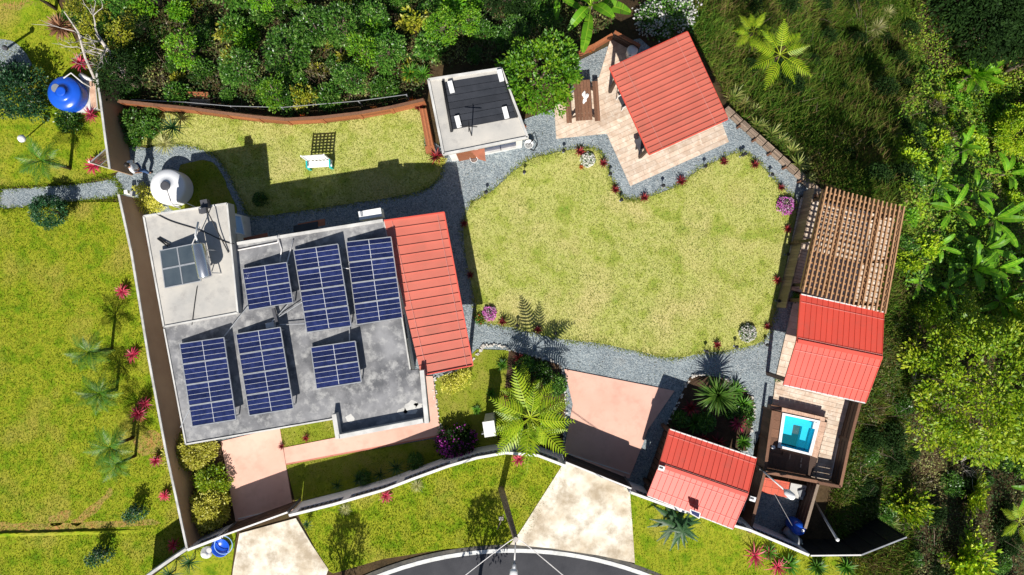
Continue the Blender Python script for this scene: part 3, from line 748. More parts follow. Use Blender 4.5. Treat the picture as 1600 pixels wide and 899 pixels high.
# ---- small outbuilding with black heating mat
ZB = 2.6
ob = thing('outbuilding', 'small white outbuilding with pale concrete roof beside the leafy tree', 'building', W(750, 190))
rq = [W(668, 124, ZB), W(784, 106, ZB), W(826, 216, ZB), W(692, 243, ZB)]
MB().prism(rq, .18).build('roof_slab', 'roofconc_pale', ob)
rim(inset(rq, .05) + [inset(rq, .05)[0]], .1, .07, .03, 'concrim', 'roof_rim', ob)
wq = inset([p - Vector((0, 0, .18)) for p in rq], .28)
MB().prism(wq, ZB - .18).build('wall', 'whitewall', ob)
dr = (wq[2] - wq[3]).normalized(); dn = Vector((dr.y, -dr.x, 0))
for f, wdt, zz, hh, mt, nm in ((.22, .8, .02, 2.0, 'wood_red', 'door'), (.55, 1.0, 1.0, .9, 'pv', 'window'), (.8, .7, 1.0, .9, 'pv', 'window')):
    c = wq[3].lerp(wq[2], f) + dn * .03
    o = MB().bar(Vector((c.x, c.y, zz + hh / 2)) - dr * wdt / 2, Vector((c.x, c.y, zz + hh / 2)) + dr * wdt / 2, .06, hh).build(nm, mt, ob)
    if nm == 'window': MB().bar(Vector((c.x, c.y, zz - .02)) - dr * wdt / 2 + dn * .05, Vector((c.x, c.y, zz - .02)) + dr * wdt / 2 + dn * .05, .12, .05).build('sill', 'concrim', o)
aw = [W(735, 236, 2.25), W(757, 232, 2.25), W(759, 252, 2.0), W(748, 249, 2.0)]
MB().prism(aw, .04).build('door_hood', 'rust', ob)
hm = thing('heating_mat', 'black ribbed solar heating mat on the outbuilding roof', 'solar mat', W(745, 160, ZB))
ha, hb_, hc, hd = W(694, 129, ZB + .05), W(783, 115, ZB + .05), W(807, 184, ZB + .05), W(707, 203, ZB + .05)
for i in range(7):
    f0, f1 = i / 7 + .006, (i + 1) / 7 - .006
    MB().prism([ha.lerp(hd, f0), hb_.lerp(hc, f0), hb_.lerp(hc, f1), ha.lerp(hd, f1)], .045).build('mat_strip', 'blackmat', hm)
MB().tube([ha + Vector((-.05, .05, .04)), hd + Vector((-.03, -.1, .04))], .06, 10).build('header_pipe', 'black', hm, smooth=True)
MB().tube([hb_ + Vector((.03, .02, .02)), hc + Vector((.03, 0, .02))], .035, 10).build('header_pipe', 'black', hm, smooth=True)
for (x, y), lb in (((705, 137), 'near the ribbed mat\'s corner by the thicket'), ((782, 119), 'half under the leafy tree'), ((716, 191), 'at the foot of the header pipe'), ((790, 177), 'on the mat corner above the gravel')):
    p = W(x, y, ZB + .055); o = MB().box(p, .2, .48, .14, .25).build('concrete_block', 'white', None, p); tag(o, 'white concrete block weighing down the black mat, ' + lb, 'block', 'blocks on the black mat')
an = thing('antenna', 'thin black antenna mast standing on the outbuilding roof', 'antenna', W(737, 212, ZB))
MB().tube([W(737, 212, ZB), W(740, 166, ZB) + Vector((0, 0, 0))], .018, 6)
p0 = W(737, 212, ZB); p1 = p0 + Vector((-.05, .1, 1.3))
MB().tube([p0, p1], .025, 6).build('mast', 'black', an)
MB().tube([p1 + Vector((-.35, .02, -.1)), p1 + Vector((.35, -.02, -.1))], .02, 6).build('crossbar', 'black', an)
MB().tube([p1 + Vector((0, -.2, -.2)), p1 + Vector((0, .25, -.2))], .016, 6).build('boom', 'black', an)

# ---- open shelter with one red slope
gz = thing('garden_shelter', 'open garden shelter with pale red single-slope metal roof on the tiled terrace', 'shelter', W(1045, 150))
A, B, C, D = W(953, 106, 2.95), W(1015, 241, 2.95), W(1137, 186, 2.5), W(1074, 50, 2.5)
metal_roof(gz, A, B, C, D, 17, 'redroof_faded', .04, (.16, .84))
for a, b in ((A, B), (B, C), (C, D), (D, A)): MB().bar(a - Vector((0, 0, .05)), b - Vector((0, 0, .05)), .07, .08).build('fascia', 'redroof', gz)
qq = inset([A, B, C, D], .45); posts(gz, qq, [p.z - .1 for p in qq], .13, 'wood_dark')
for f in (.05, .35, .65, .95): MB().bar(A.lerp(B, f) - Vector((0, 0, .13)), D.lerp(C, f) - Vector((0, 0, .13)), .06, .12).build('rafter', 'wood_dark', gz)

def gable(name, label, NW, NE, RW, RE, SW, SE, n, post_in=.3, z0=0):
    c = (NW + NE + SW + SE) / 4; t = thing(name, label, 'shelter', (c.x, c.y, z0))
    metal_roof(t, NW, NE, RE, RW, n, 'redroof', .035, (.17, .93))
    metal_roof(t, SW, SE, RE, RW, n, 'redroof', .035, (.25, .8))
    MB().bar(RW + Vector((0, 0, .03)), RE + Vector((0, 0, .03)), .16, .05).build('ridge_cap', 'redroof', t)
    for a, b in ((NW, NE), (SW, SE)): MB().bar(a - Vector((0, 0, .03)), b - Vector((0, 0, .03)), .05, .09).build('eave_trim', 'whitetrim', t)
    for a, b in ((NW, RW), (SW, RW), (NE, RE), (SE, RE)): MB().bar(a - Vector((0, 0, .05)), b - Vector((0, 0, .05)), .06, .08).build('rake_trim', 'redroof', t)
    q = inset([NW, NE, SE, SW], post_in); posts(t, q, [p.z - .02 for p in q], .14, 'wood_dark', z0)
    MB().bar(RW - Vector((0, 0, .12)), RE - Vector((0, 0, .12)), .08, .14).build('ridge_beam', 'wood_dark', t)
    for a, b in ((q[0], q[1]), (q[3], q[2])): MB().bar(Vector(a) - Vector((0, 0, .06)), Vector(b) - Vector((0, 0, .06)), .09, .12).build('beam', 'wood_dark', t)
    return t
pg = gable('pool_shelter', 'red gabled shelter between the slatted pergola and the plunge pool', W(1252, 460, 2.5), W(1381, 488, 2.5), W(1246, 533, 2.84), W(1378, 560, 2.84), W(1225, 602, 2.5), W(1352, 630, 2.5), 15)
cp = gable('carport', 'red gabled carport behind the street wall, small solar light on its eave', W(1047, 671, 2.2), W(1182, 716, 2.2), W(1031, 727, 2.5), W(1168, 774, 2.5), W(1012, 775, 2.2), W(1145, 827, 2.2), 16)
# carport back boards facing the parking area
for i in range(12):
    a = W(1040 - i * 2.9, 668 + i * 8.2); MB().box(a, .1, .22, 1.7, -.34).build('side_board', 'wood_dark', cp)
sp = thing('solar_light', 'small tilted solar panel light standing at the carport eave', 'light', W(1088, 808, 2.2))
q = [W(1078, 796, 2.75), W(1094, 802, 2.75), W(1092, 810, 2.55), W(1080, 803, 2.55)]
o = MB().prism(q, .03).build('panel', 'pv', sp)
for i in range(4): MB().bar(q[i], q[(i + 1) % 4], .035, .04).build('frame', 'whitetrim', o)
MB().tube([W(1086, 806, 2.1), W(1086, 802, 2.62)], .025, 6).build('pole', 'greymetal', sp)
for (x, y), lb, zz in (((1033, 731), 'white floodlight lying on the carport ridge end', 2.53), ((1175, 779), 'white lamp box on the fence beside the carport', 2.0)):
    t = thing('flood_lamp', lb, 'lamp', W(x, y, zz)); MB().box(W(x, y, zz), .26, .2, .1, -.3).build('casing', 'white', t); MB().box(W(x, y, zz + .1), .16, .08, .012, -.3).build('lens', 'darkgrey', t)
    MB().box(W(x, y, zz - .15), .04, .04, .15).build('stem', 'greymetal', t)

# ---- slatted pergola
pr = thing('pergola', 'brown timber pergola with closely spaced roof slats over a deck', 'pergola', W(1300, 390))
PA, PB, PC, PD = W(1289, 297, 2.45), W(1409, 328, 2.45), W(1381, 486, 2.45), W(1254, 452, 2.45)
dz = Vector((0, 0, .12)); e1 = (PD - PA).normalized() * .12
for i in range(19):
    f = i / 18; j = random.uniform(-.03, .03)
    MB().bar(PA.lerp(PB, f) + dz - e1 * (1 + j), PD.lerp(PC, f) + dz + e1 * (1 - j), .06, .09).build('slat', 'pergola', pr)
for i in range(17):
    f = (i + .35) / 17
    MB().bar(PA.lerp(PD, f) - Vector((0, 0, .0)), PB.lerp(PC, f) - Vector((0, 0, .0)), .06, .05).build('cross_batten', 'pergola', pr)
for a, b in ((PA, PD), (PB, PC), (PA.lerp(PB, .27), PD.lerp(PC, .27)), (PA.lerp(PB, .72), PD.lerp(PC, .72))):
    MB().bar(a - Vector((0, 0, .13)), b - Vector((0, 0, .13)), .1, .15).build('beam', 'pergola', pr)
q = inset([PA, PB, PC, PD], .3); posts(pr, q, [2.3] * 4, .13, 'wood_dark', -.8)
mid = [PA.lerp(PD, .5), PB.lerp(PC, .5)]; posts(pr, mid, [2.3] * 2, .13, 'wood_dark', -.8)
dk = thing('timber_deck', 'pale board deck under the slatted pergola', 'deck', W(1290, 390, .0))
fl = [(1252, 306), (1398, 342), (1368, 486), (1222, 450)]
fa, fb, fc, fd = [W(*c, .12) for c in fl]
for i in range(30):
    f0, f1 = i / 30 + .002, (i + 1) / 30 - .002
    MB().prism([fa.lerp(fd, f0), fb.lerp(fc, f0), fb.lerp(fc, f1), fa.lerp(fd, f1)], .04).build('plank', 'tile', dk)
MB().prism([p - Vector((0, 0, .041)) for p in (fa, fb, fc, fd)], .9).build('deck_base', 'wood_dark', dk)
bw = thing('board_screen', 'low screen of upright weathered boards along the pergola\'s gravel side', 'fence', W(1235, 400))
a, b = W(1256, 302), W(1213, 478)
for i in range(38):
    p = a.lerp(b, i / 37); MB().box(p, .05, .135, 1.15 + random.uniform(-.03, .03), -.24).build('board', 'wood_old', bw)
MB().bar(a + Vector((.05, 0, 1.0)), b + Vector((.05, 0, 1.0)), .05, .1).build('rail', 'wood_dark', bw)

# ================================================================== TERRACES AND POOL
TER = [(955, 58), (975, 72), (1010, 95), (1120, 170), (1139, 222), (985, 291), (948, 209), (869, 217), (866, 162), (936, 121)]
ter = sheet('terrace', TER, .03, 'grout', .06)
ORG[ter.name] = Vector()
tiled('terrace', ter, TER, .042, math.atan2(55, 121), .22, 1.15, 'tile')
DEC = [(1213, 588), (1260, 598), (1339, 625), (1313, 753), (1262, 746), (1282, 666), (1288, 654), (1207, 632)]
dec = sheet('pool_terrace', DEC, .09, 'grout', .3); ORG[dec.name] = Vector()
tiled('pool_terrace', dec, DEC, .102, -.24, .2, 1.1, 'tile')
sh = sheet('shelter_floor', [(1240, 470), (1352, 500), (1335, 622), (1213, 586)], .06, 'grout', .4); ORG[sh.name] = Vector()
tiled('shelter_floor', sh, [(1240, 470), (1352, 500), (1335, 622), (1213, 586)], .072, -.24, .3, 1.2, 'tile')
pl = thing('plunge_pool', 'raised plunge pool with turquoise water, white rim and timber surround', 'pool', W(1240, 690))
# two steps up to the pool
MB().prism([W(1204, 634, .33), W(1292, 654, .33), W(1290, 657, .33), W(1203, 640, .33)], .3).build('step', 'stone', pl)
MB().bar(W(1204, 633, .34), W(1293, 653.5, .34), .05, .09).build('step_nosing', 'wood', pl)
PZ = .58
def P2(x, y, dz=0): return W(x, y, PZ + dz)
o_out = [P2(1222, 645), P2(1281, 657.5), P2(1267.5, 712), P2(1214.5, 699)]
o_in = [P2(1226.5, 649), P2(1276, 659.5), P2(1263, 707.5), P2(1219.5, 696.5)]
def ring(outer, inner, dz, name, mat, parent):
    n = len(outer); dn = Vector((0, 0, dz)); vs = outer + inner + [p - dn for p in outer] + [p - dn for p in inner]; fs = []
    for i in range(n):
        j = (i + 1) % n; fs += [(i, j, n + j, n + i), (2 * n + i, 3 * n + i, 3 * n + j, 2 * n + j), (i, 2 * n + i, 2 * n + j, j), (n + i, n + j, 3 * n + j, 3 * n + i)]
    return MB().add(vs, fs).build(name, mat, parent)
ring([p + Vector((0, 0, .05)) for p in o_out], [p + Vector((0, 0, .05)) for p in o_in], .06, 'pool_rim', 'white', pl)
dn = Vector((0, 0, .66)); vs = [p + Vector((0, 0, -.01)) for p in o_in] + [p - dn for p in o_in]
MB().add(vs, [(4, 5, 6, 7)] + [(i, (i + 1) % 4, 4 + (i + 1) % 4, 4 + i) for i in range(4)]).build('basin', 'poolshell', pl)
u = lambda a, b, z: (o_in[0].lerp(o_in[1], a)).lerp(o_in[3].lerp(o_in[2], a), b) - Vector((0, 0, z))
MB().prism([u(.01, .01, .3), u(.99, .01, .3), u(.99, .26, .3), u(.01, .26, .3)], .47).build('bench_step', 'poolstep', pl)
MB().prism([u(.01, .265, .34), u(.42, .265, .34), u(.42, .62, .34), u(.01, .62, .34)], .3).build('bench_step', 'poolstep', pl)
MB().prism([u(.74, .265, .42), u(.99, .265, .42), u(.99, .99, .42), u(.74, .99, .42)], .35).build('bench_step', 'poolstep', pl)
MB().poly([u(.004, .004, .09), u(.004, .996, .09), u(.996, .996, .09), u(.996, .004, .09)]).build('water', 'water', pl)
MB().box(u(.95, .12, .05), .14, .3, .12, -.25).build('skimmer', 'whitetrim', pl)
# deck boards round the pool
def boards(q, n, mat, name='deck_board', gap=.012, th=.035, along=0):
    A, B, C, D = q
    for i in range(n):
        f0, f1 = (i + gap) / n, (i + 1 - gap) / n
        if along == 0: v = [A.lerp(D, f0), B.lerp(C, f0), B.lerp(C, f1), A.lerp(D, f1)]
        else: v = [A.lerp(B, f0), A.lerp(B, f1), D.lerp(C, f1), D.lerp(C, f0)]
        MB().prism(v, th).build(name, mat, pl)
boards([P2(1206, 641, -.005), P2(1221, 644.6, -.005), P2(1213.5, 699, -.005), P2(1199, 695.5, -.005)], 4, 'wood')
boards([P2(1198.5, 696.5, -.005), P2(1267, 713, -.005), P2(1259, 744, -.005), P2(1193, 733, -.005)], 6, 'wood', along=1, gap=.006)
boards([P2(1282, 658, -.003), P2(1292, 660.5, -.003), P2(1277, 716, -.003), P2(1268.2, 713, -.003)], 7, 'stone', 'stone_slab')
boards([P2(1222, 637, -.003), P2(1290, 653, -.003), P2(1288.6, 659, -.003), P2(1221.5, 644, -.003)], 8, 'stone', 'stone_slab', along=1)
MB().prism([W(1206, 640, PZ - .05), W(1222, 641.5, PZ - .05), W(1222, 645, PZ - .05), W(1214.4, 699, PZ - .05), W(1267.6, 712.2, PZ - .05), W(1281, 657.6, PZ - .05), W(1292, 658, PZ - .05), W(1277, 716, PZ - .05), W(1266, 745, PZ - .05), W(1193, 733, PZ - .05)], .06).build('deck_frame', 'wood_dark', pl)
sk = [W(1206, 640, PZ - .1), W(1292, 657, PZ - .1), W(1277, 716, PZ - .1), W(1266, 745, PZ - .1), W(1193, 733, PZ - .1)]
for i in range(5):
    a, b = sk[i], sk[(i + 1) % 5]; nb = max(2, int((b - a).length / .3))
    for k in range(nb):
        p, q = a.lerp(b, k / nb + .01), a.lerp(b, (k + 1) / nb - .01); c = (p + q) / 2; an_ = math.atan2(q.y - p.y, q.x - p.x)
        MB().box((c.x, c.y, .0), (q - p).length, .03, PZ - .06, an_).build('skirt_board', 'wood_dark', pl)
for (x, y), nm, mt in (((1208, 699), 'deck_drain', 'white'),):
    MB().lathe(P2(x, y, -.003), [(.0, 0), (.09, 0), (.09, .03), (.0, .04)], 14).build(nm, mt, pl)
for (x, y, l) in ((1234, 714, .22), (1252, 719, .2), (1251, 728, .16)): MB().box(P2(x, y, .001), .05, l, .02, -.2).build('hinge', 'stone', pl)
MB().bar(P2(1201, 708, .03), P2(1224, 714, .03), .14, .06).build('handle_rail', 'wood', pl)
MB().bar(P2(1223, 713, .05), P2(1225, 707, .05), .06, .06).build('handle_rail', 'wood', pl)
# short slatted bench between pool and tiled walk
sb = thing('slatted_bench', 'narrow slatted timber steps between the pool deck and the tiled walk', 'steps', W(1268, 730, .1))
for i in range(5): MB().bar(W(1263 + 3.4 * i, 712 + .8 * i, .52 - .05 * i), W(1257 + 3.4 * i, 742 + .8 * i, .52 - .05 * i), .08, .06).build('slat', 'wood_old', sb)
for i in (0, 1): MB().bar(W(1261 - 3 * i, 718 + 18 * i, .42), W(1277 - 3 * i, 722 + 18 * i, .22), .06, .1).build('bearer', 'wood_dark', sb)

def rail_fence(name, label, pxs, h, zb, mat, infill='board', n=None, cap='wood', w=.09, sp=.16, group=None, post_mat=None):
    """posts, cap rail and infill boards following photo points given at cap height"""
    pts = [W(x, y, zb + h) for x, y in pxs]; t = thing(name, label, 'fence', (pts[0].x, pts[0].y, zb), group)
    for a, b in zip(pts[:-1], pts[1:]):
        d = b - a; L = d.length; an_ = math.atan2(d.y, d.x)
        MB().bar(a, b, .13, .05).build('cap_rail', cap, t)
        k = max(1, round(L / 1.6))
        for i in range(k + 1):
            p = a.lerp(b, min(.985, max(.015, i / k))); MB().box((p.x, p.y, zb), w, w, h - .03, an_).build('post', post_mat or mat, t)
        if infill == 'board':
            m = max(1, int(L / sp))
            for i in range(m):
                p = a.lerp(b, (i + .5) / m); MB().box((p.x, p.y, zb + .06), L / m - .002, .03, h - .12, an_).build('board', mat, t)
        elif infill == 'rail':
            for i in range(n):
                z = zb + (i + .6) * h / (n + .4)
                MB().bar((a.x, a.y, z), (b.x, b.y, z), .035, (h / n) * .72).build('rail', mat, t)
    return t
rail_fence('pool_fence', 'brown board fence with pinkish cap between pool deck and gravel path', [(1208, 642), (1195, 737), (1171, 833)], 1.15, .0, 'wood', 'board', sp=.2)
rail_fence('pool_fence', 'board fence along the foot of the pool deck above the red tiles', [(1196, 738), (1277, 753)], .95, .55, 'wood_dark', 'board', sp=.22)
rail_fence('pool_railing', 'open railing around the tiled walk beside the pool, above the wooded slope', [(1277, 754), (1313, 761), (1328, 690), (1344, 630)], .95, .1, 'wood_dark', 'rail', 3)
rail_fence('side_fence', 'brown capped fence running from the pool corner towards the blue barrel', [(1278, 757), (1258, 826)], 1.2, -.1, 'wood_dark', 'rail', 4, cap='wood_old')
for i, (a, b) in enumerate((((1330, 632), (1312, 690)), ((1311, 694), (1300, 744)))):
    t = thing('planter_box', ('narrow pale edging slab on the pool terrace nearest the red shelter', 'narrow pale edging slab at the far end of the tiled walk')[i], 'edging', W(*a, .1))
    MB().bar(W(*a, .13), W(*b, .13), .12, .08).build('slab', 'whitetrim', t); MB().bar(W(a[0] + 3.6, a[1] + 1, .13), W(b[0] + 3.6, b[1] + 1, .13), .06, .1).build('edge_strip', 'wood_dark', t)
rt = sheet('red_tile_pad', [(1188, 745), (1234, 754), (1230, 778), (1184, 768)], .12, 'grout', .2); ORG[rt.name] = Vector()
tiled('red_tile_pad', rt, [(1188, 745), (1234, 754), (1230, 778), (1184, 768)], .135, -.2, .31, .31, 'terracotta', stagger=False)
t = thing('concrete_step', 'mossy grey concrete step beside the red tile pad', 'step', W(1248, 768))
MB().prism([W(1236, 755, .2), W(1262, 760, .2), W(1256, 782, .2), W(1232, 775, .2)], .2).build('slab', 'concrim', t)
MB().box(W(1252, 770, .2), .3, .3, .1, .3).build('block', 'greymetal', t)

# ================================================================== WALLS AND FENCES
def masonry_wall(name, label, pxs, h, mat, cap, thick=.07, zb=0.0, group=None):
    pts = [W(x, y, zb + h) for x, y in pxs]; t = thing(name, label, 'wall', (pts[0].x, pts[0].y, zb), group)
    b = [p.copy() for p in pts]
    for p in b: p.z = zb + h - .06
    band(b, thick / 2, -thick / 2, h - .06).build('wall_body', mat, t)
    band(pts, thick / 2 + .012, -thick / 2 - .012, .058).build('coping', cap, t)
    return t
masonry_wall('boundary_wall', 'long brown rendered wall with grey coping beside the house', [(185, 304), (205, 395), (232, 560), (258, 700), (292, 858)], 1.75, 'brownwall', 'capwall')
masonry_wall('boundary_wall', 'short brown rendered wall with grey coping beside the blue tank', [(150, 112), (157, 160), (165, 222), (171, 264)], 1.75, 'brownwall', 'capwall')
masonry_wall('boundary_wall', 'thin grey wall running away from the street wall across the verge', [(292, 858), (262, 878), (205, 918)], 1.75, 'greywall', 'capwall', .1)
# front wall: solid base, balustrade backed by an added dark panel, piers, coping
def front_wall(label, pxs, h=1.8, bays=True):
    pts = [W(x, y, h) for x, y in pxs]; t = thing('street_wall', label, 'wall', (pts[0].x, pts[0].y, 0))
    f = [Vector((p.x, p.y, 0)) for p in pts]
    lo = [p + Vector((0, 0, 1.12)) for p in f]; band(lo, .052, -.052, 1.12).build('wall_base', 'greywall', t)
    tp = [p + Vector((0, 0, h - .07)) for p in f]; band(tp, .045, -.045, .08).build('beam', 'greywall', t)
    cp_ = [p + Vector((0, 0, h)) for p in f]; band(cp_, .055, -.055, .067).build('coping', 'whitewall', t)
    md = [p + Vector((0, 0, h - .151)) for p in f]; band(md, -.015, -.04, h - .151 - 1.119).build('infill', 'darkgrey', t)  # dark backing added to darken the openings and keep the wall's shadow solid
    L = 0; seg = []
    for a, b in zip(f[:-1], f[1:]): seg.append((a, b, L)); L += (b - a).length
    def at(s):
        for a, b, l in seg:
            k = (b - a).length
            if s <= l + k + 1e-6: return a.lerp(b, (s - l) / k), math.atan2(b.y - a.y, b.x - a.x)
        return seg[-1][1], 0
    nb = max(1, round(L / 2.5)); bl = L / nb
    for i in range(nb + 1):
        p, an_ = at(min(L - .12, max(.12, i * bl))); MB().box((p.x, p.y, 1.1), .34, .108, h - 1.1 - .075, an_).build('pier', 'greywall', t)
    for i in range(nb):
        k = int((bl - .5) / .2)
        for j in range(k):
            p, an_ = at(i * bl + .3 + (j + .5) * (bl - .6) / k); MB().box((p.x, p.y, 1.115), .085, .06, h - 1.1 - .17, an_).build('baluster', 'darkgrey', t)
    return t
front_wall('street wall with balustrade openings curving from the narrow driveway gate to the wide gate', [(452, 806), (520, 789), (600, 766), (650, 747), (700, 729), (745, 716), (790, 708), (840, 712), (882, 728)])
front_wall('short corner length of street wall between the brown wall and narrow gate', [(293, 860), (345, 840)])
front_wall('street wall with white coping in front of the carport and the blue barrel', [(986, 770), (1060, 797), (1172, 829), (1215, 847), (1264, 868)])
def gate(name, label, a, b, h, mat, nb, z=0.06):
    A, B = W(*a, h), W(*b, h); A.z = B.z = z; t = thing(name, label, 'gate', A)
    up_ = Vector((0, 0, 1))
    for hh in (.06, h * .5, h - .06): MB().bar(A + up_ * hh, B + up_ * hh, .05, .06).build('rail', 'darkgrey' if mat == 'black' else 'wood_dark', t)
    for i in range(nb):
        p = A.lerp(B, (i + .5) / nb); MB().box((p.x, p.y, z + .03), (B - A).length / nb * .985, .025, h - .08, math.atan2(B.y - A.y, B.x - A.x)).build('panel', mat, t)
    for p in (A, B): MB().box((p.x, p.y, z - .04), .09, .09, h, 0).build('post', 'darkgrey', t)
    MB().bar(A + up_ * h, B + up_ * h, .07, .035).build('top_rail', 'whitetrim', t)
    return t
gate('driveway_gate', 'dark brown sliding gate across the narrow pink driveway', (345, 838), (450, 800), 1.72, 'wood_dark', 22)
gate('driveway_gate', 'black metal sliding gate across the wide pink driveway', (884, 722), (986, 763), 1.72, 'black', 24)
for a, b, lb in (((372, 811), (456, 791), 'pale gate track on the narrow pink driveway'), ((884, 708), (984, 741), 'pale gate track on the wide pink driveway')):
    o = MB().bar(W(*a, .062), W(*b, .062), .045, .03).build('gate_track', 'whitetrim', None, W(*a, .06)); tag(o, lb, 'gate track')
# tall black slatted fence on the slope
bf = thing('black_fence', 'tall black horizontally slatted fence on the slope beyond the blue barrel', 'fence', W(1266, 868))
fp = [W(1266, 868, 1.75), W(1345, 867, 1.75), W(1416, 839, 1.75)]
for a, b in zip(fp[:-1], fp[1:]):
    for i in range(22):
        z = 1.7 - i * .19
        MB().bar((a.x, a.y, z), (b.x, b.y, z), .03, .183).build('slat', 'black', bf)
    for f in (.02, .34, .66, .98):
        p = a.lerp(b, f); MB().box((p.x, p.y, -3.2), .08, .08, 4.93, 0).build('post', 'black', bf)
    MB().bar(a + Vector((0, 0, .03)), b + Vector((0, 0, .03)), .06, .04).build('top_rail', 'whitetrim' if a == fp[0] else 'greymetal', bf)
# wooden fences
rail_fence('timber_fence', 'long low reddish timber fence between the grass and the thicket', [(184, 158), (240, 164), (300, 170), (350, 177), (400, 183), (445, 187), (500, 184), (560, 177), (610, 168), (662, 156)], .95, -.02, 'wood_red', 'rail', 3, cap='wood')
rail_fence('timber_fence', 'short timber fence with yellow flowers beside the tiled terrace top', [(903, 83), (930, 70), (957, 54)], .7, .0, 'wood_red', 'rail', 3, cap='wood_red')
rail_fence('timber_fence', 'dark timber gate fence at the head of the hillside steps', [(960, 50), (1000, 72)], .9, .0, 'wood_dark', 'rail', 4, cap='wood_red')
lg = thing('retaining_edge', 'weathered timber retaining edge along the gravel above the grassy slope', 'retaining wall', W(1200, 240))
a, b = W(1130, 172, .25), W(1279, 306, .25)
nl = 12
for i in range(nl):
    for r_ in range(4):
        f0, f1 = i / nl + .004, (i + 1) / nl - .004; off = Vector((.62, .56, 0)) * (.02 + .11 * r_)
        p, q = a.lerp(b, f0) + off, a.lerp(b, f1) + off; p.z = q.z = .18 - .04 * r_ + random.uniform(-.02, .02)
        MB().bar(p, q, .1, .14).build('log', 'wood_old', lg)
for i in range(7):
    p = a.lerp(b, i / 6 * .96 + .02); MB().box((p.x - .06, p.y - .06, -.05), .09, .09, .42, .7).build('stake', 'wood', lg)
rl = thing('garden_rail', 'thin white pipe handrail running behind the reddish timber fence', 'handrail', W(420, 170))
pts = [W(205, 156, .75), W(290, 160, .7), W(360, 166, .72), (W(440, 168, .75)), W(560, 158, .7), W(635, 148, .75)]
MB().tube(pts, .015, 6).build('pipe', 'alu', rl)
for p in pts: g_ = terrain_z(np.array([p.x]), np.array([p.y]))[0]; MB().box((p.x, p.y, g_ - .1), .05, .05, p.z - g_ + .1).build('post', 'greymetal', rl)
for i, (x, y, l) in enumerate(((280, 149, .6), (314, 152, 1.0), (318, 163, .9))):
    p = G(x, y) + Vector((0, 0, .25)); t = thing('timber_crate', ('small', 'long', 'pale')[i] + ' reddish board frame among the weeds behind the fence', 'crate', p)
    for k in range(3): MB().bar(p + Vector((-l / 2, .1 * k - .1, .1 + .02 * k)), p + Vector((l / 2, .1 * k - .12, .1)), .085, .04).build('plank', 'wood_red' if i < 2 else 'wood_old', t)
    for s in (-1, 1): MB().box(p + Vector((s * l * .45, 0, -.3)), .05, .3, .38).build('end_board', 'wood', t)
# iron gate leaf by the path
ig = thing('garden_gate', 'light mesh garden gate standing open at the gap in the brown wall', 'gate', W(172, 262))
a, b = W(172, 263), W(199, 240)
for z in (.1, .75, 1.45): MB().bar(a + Vector((0, 0, z)), b + Vector((0, 0, z)), .04, .04).build('rail', 'greymetal', ig)
for i in range(15): p = a.lerp(b, (i + .5) / 15); MB().box((p.x, p.y, .08), .035, .035, 1.38).build('bar', 'wood_old', ig)
for p in (a, b): MB().box((p.x, p.y, 0), .07, .07, 1.55).build('post', 'whitetrim', ig)
pp = thing('gate_post', 'white gate post beside the gravel path at the wall end', 'post', W(208, 303)); MB().box(W(208, 303), .16, .16, .6, .2).build('shaft', 'whitewall', pp); MB().box(W(208, 303, .6), .22, .22, .06, .2).build('cap', 'capwall', pp)

# hillside steps
stp = thing('hillside_steps', 'dark timber steps leading down from the tiled terrace into the trees', 'stairs', W(985, 50))
for i in range(9):
    a, b = W(966 + i * .9, 50 - i * 8, -.1 - .17 * i), W(1000 + i * .9, 54 - i * 8, -.1 - .17 * i)
    MB().bar(a, b, .26, .06).build('tread', 'wood_dark', stp)
for s in (0, 1): MB().bar(W(966 + 34 * s, 54, -.16), W(974 + 34 * s, -18, -1.66), .06, .22).build('stringer', 'wood_dark', stp)
MB().tube([W(1000, 52, .8), W(1012, -10, -.6)], .02, 6).build('handrail', 'black', stp)

# ================================================================== TANKS, FURNITURE, LAMPS
def tank(px, label, mat, R, hgt, lid, z0=.0):
    p = W(*px, z0); t = thing('water_tank', label, 'water tank', p)
    prof = [(R * .97, 0), (R, .06)] + [(R * (1 if k % 2 else .985), .06 + (hgt - .2) * k / 8) for k in range(1, 9)] + [(R * .985, hgt - .06), (R * .93, hgt + .01), (R * .6, hgt + .08), (R * .25, hgt + .12), (.2, hgt + .125)]
    MB().lathe(p, prof, 40).build('shell', mat, t, smooth=True)
    MB().lathe(p + Vector((0, 0, hgt + .12)), [(.2, 0), (.21, .08), (.16, .1), (.0, .1)], 20).build('lid', lid, t)
    return t, p
t, p = tank((276, 296), 'large round white water tank beside the gravel path', 'tankwhite', .80, .85, 'darkgrey')
MB().tube([p + Vector((.06, -.22, 1.0)), p + Vector((.17, -.66, .94)), p + Vector((.22, -.86, .7)), p + Vector((.22, -.87, 0.1))], .03, 8).build('pipe', 'whitetrim', t)
t = thing('tank_plinth', 'square concrete plinth under the blue water tank', 'plinth', W(128, 153)); MB().prism([W(98, 128, .25), W(148, 120, .25), W(153, 170, .25), W(100, 180, .25)], .26).build('slab', 'concrim', t)
MB().prism([W(139, 128, .258), W(148, 126, .258), W(151, 168, .258), W(142, 170, .258)], .006).build('rust_stain', 'stone', t)
t, p = tank((113, 151), 'shiny blue plastic water tank on a concrete plinth', 'tankblue', .76, .6, 'tankblue', .25)
MB().lathe(p + Vector((-.3, .18, .64)), [(.19, 0), (.19, .06), (.0, .07)], 18).build('hatch', 'greymetal', t)
MB().tube([p + Vector((.1, .6, .75)), p + Vector((.4, .85, .7)), p + Vector((.85, .45, .6)), p + Vector((.9, .4, .1))], .03, 8).build('pipe', 'whitetrim', t)
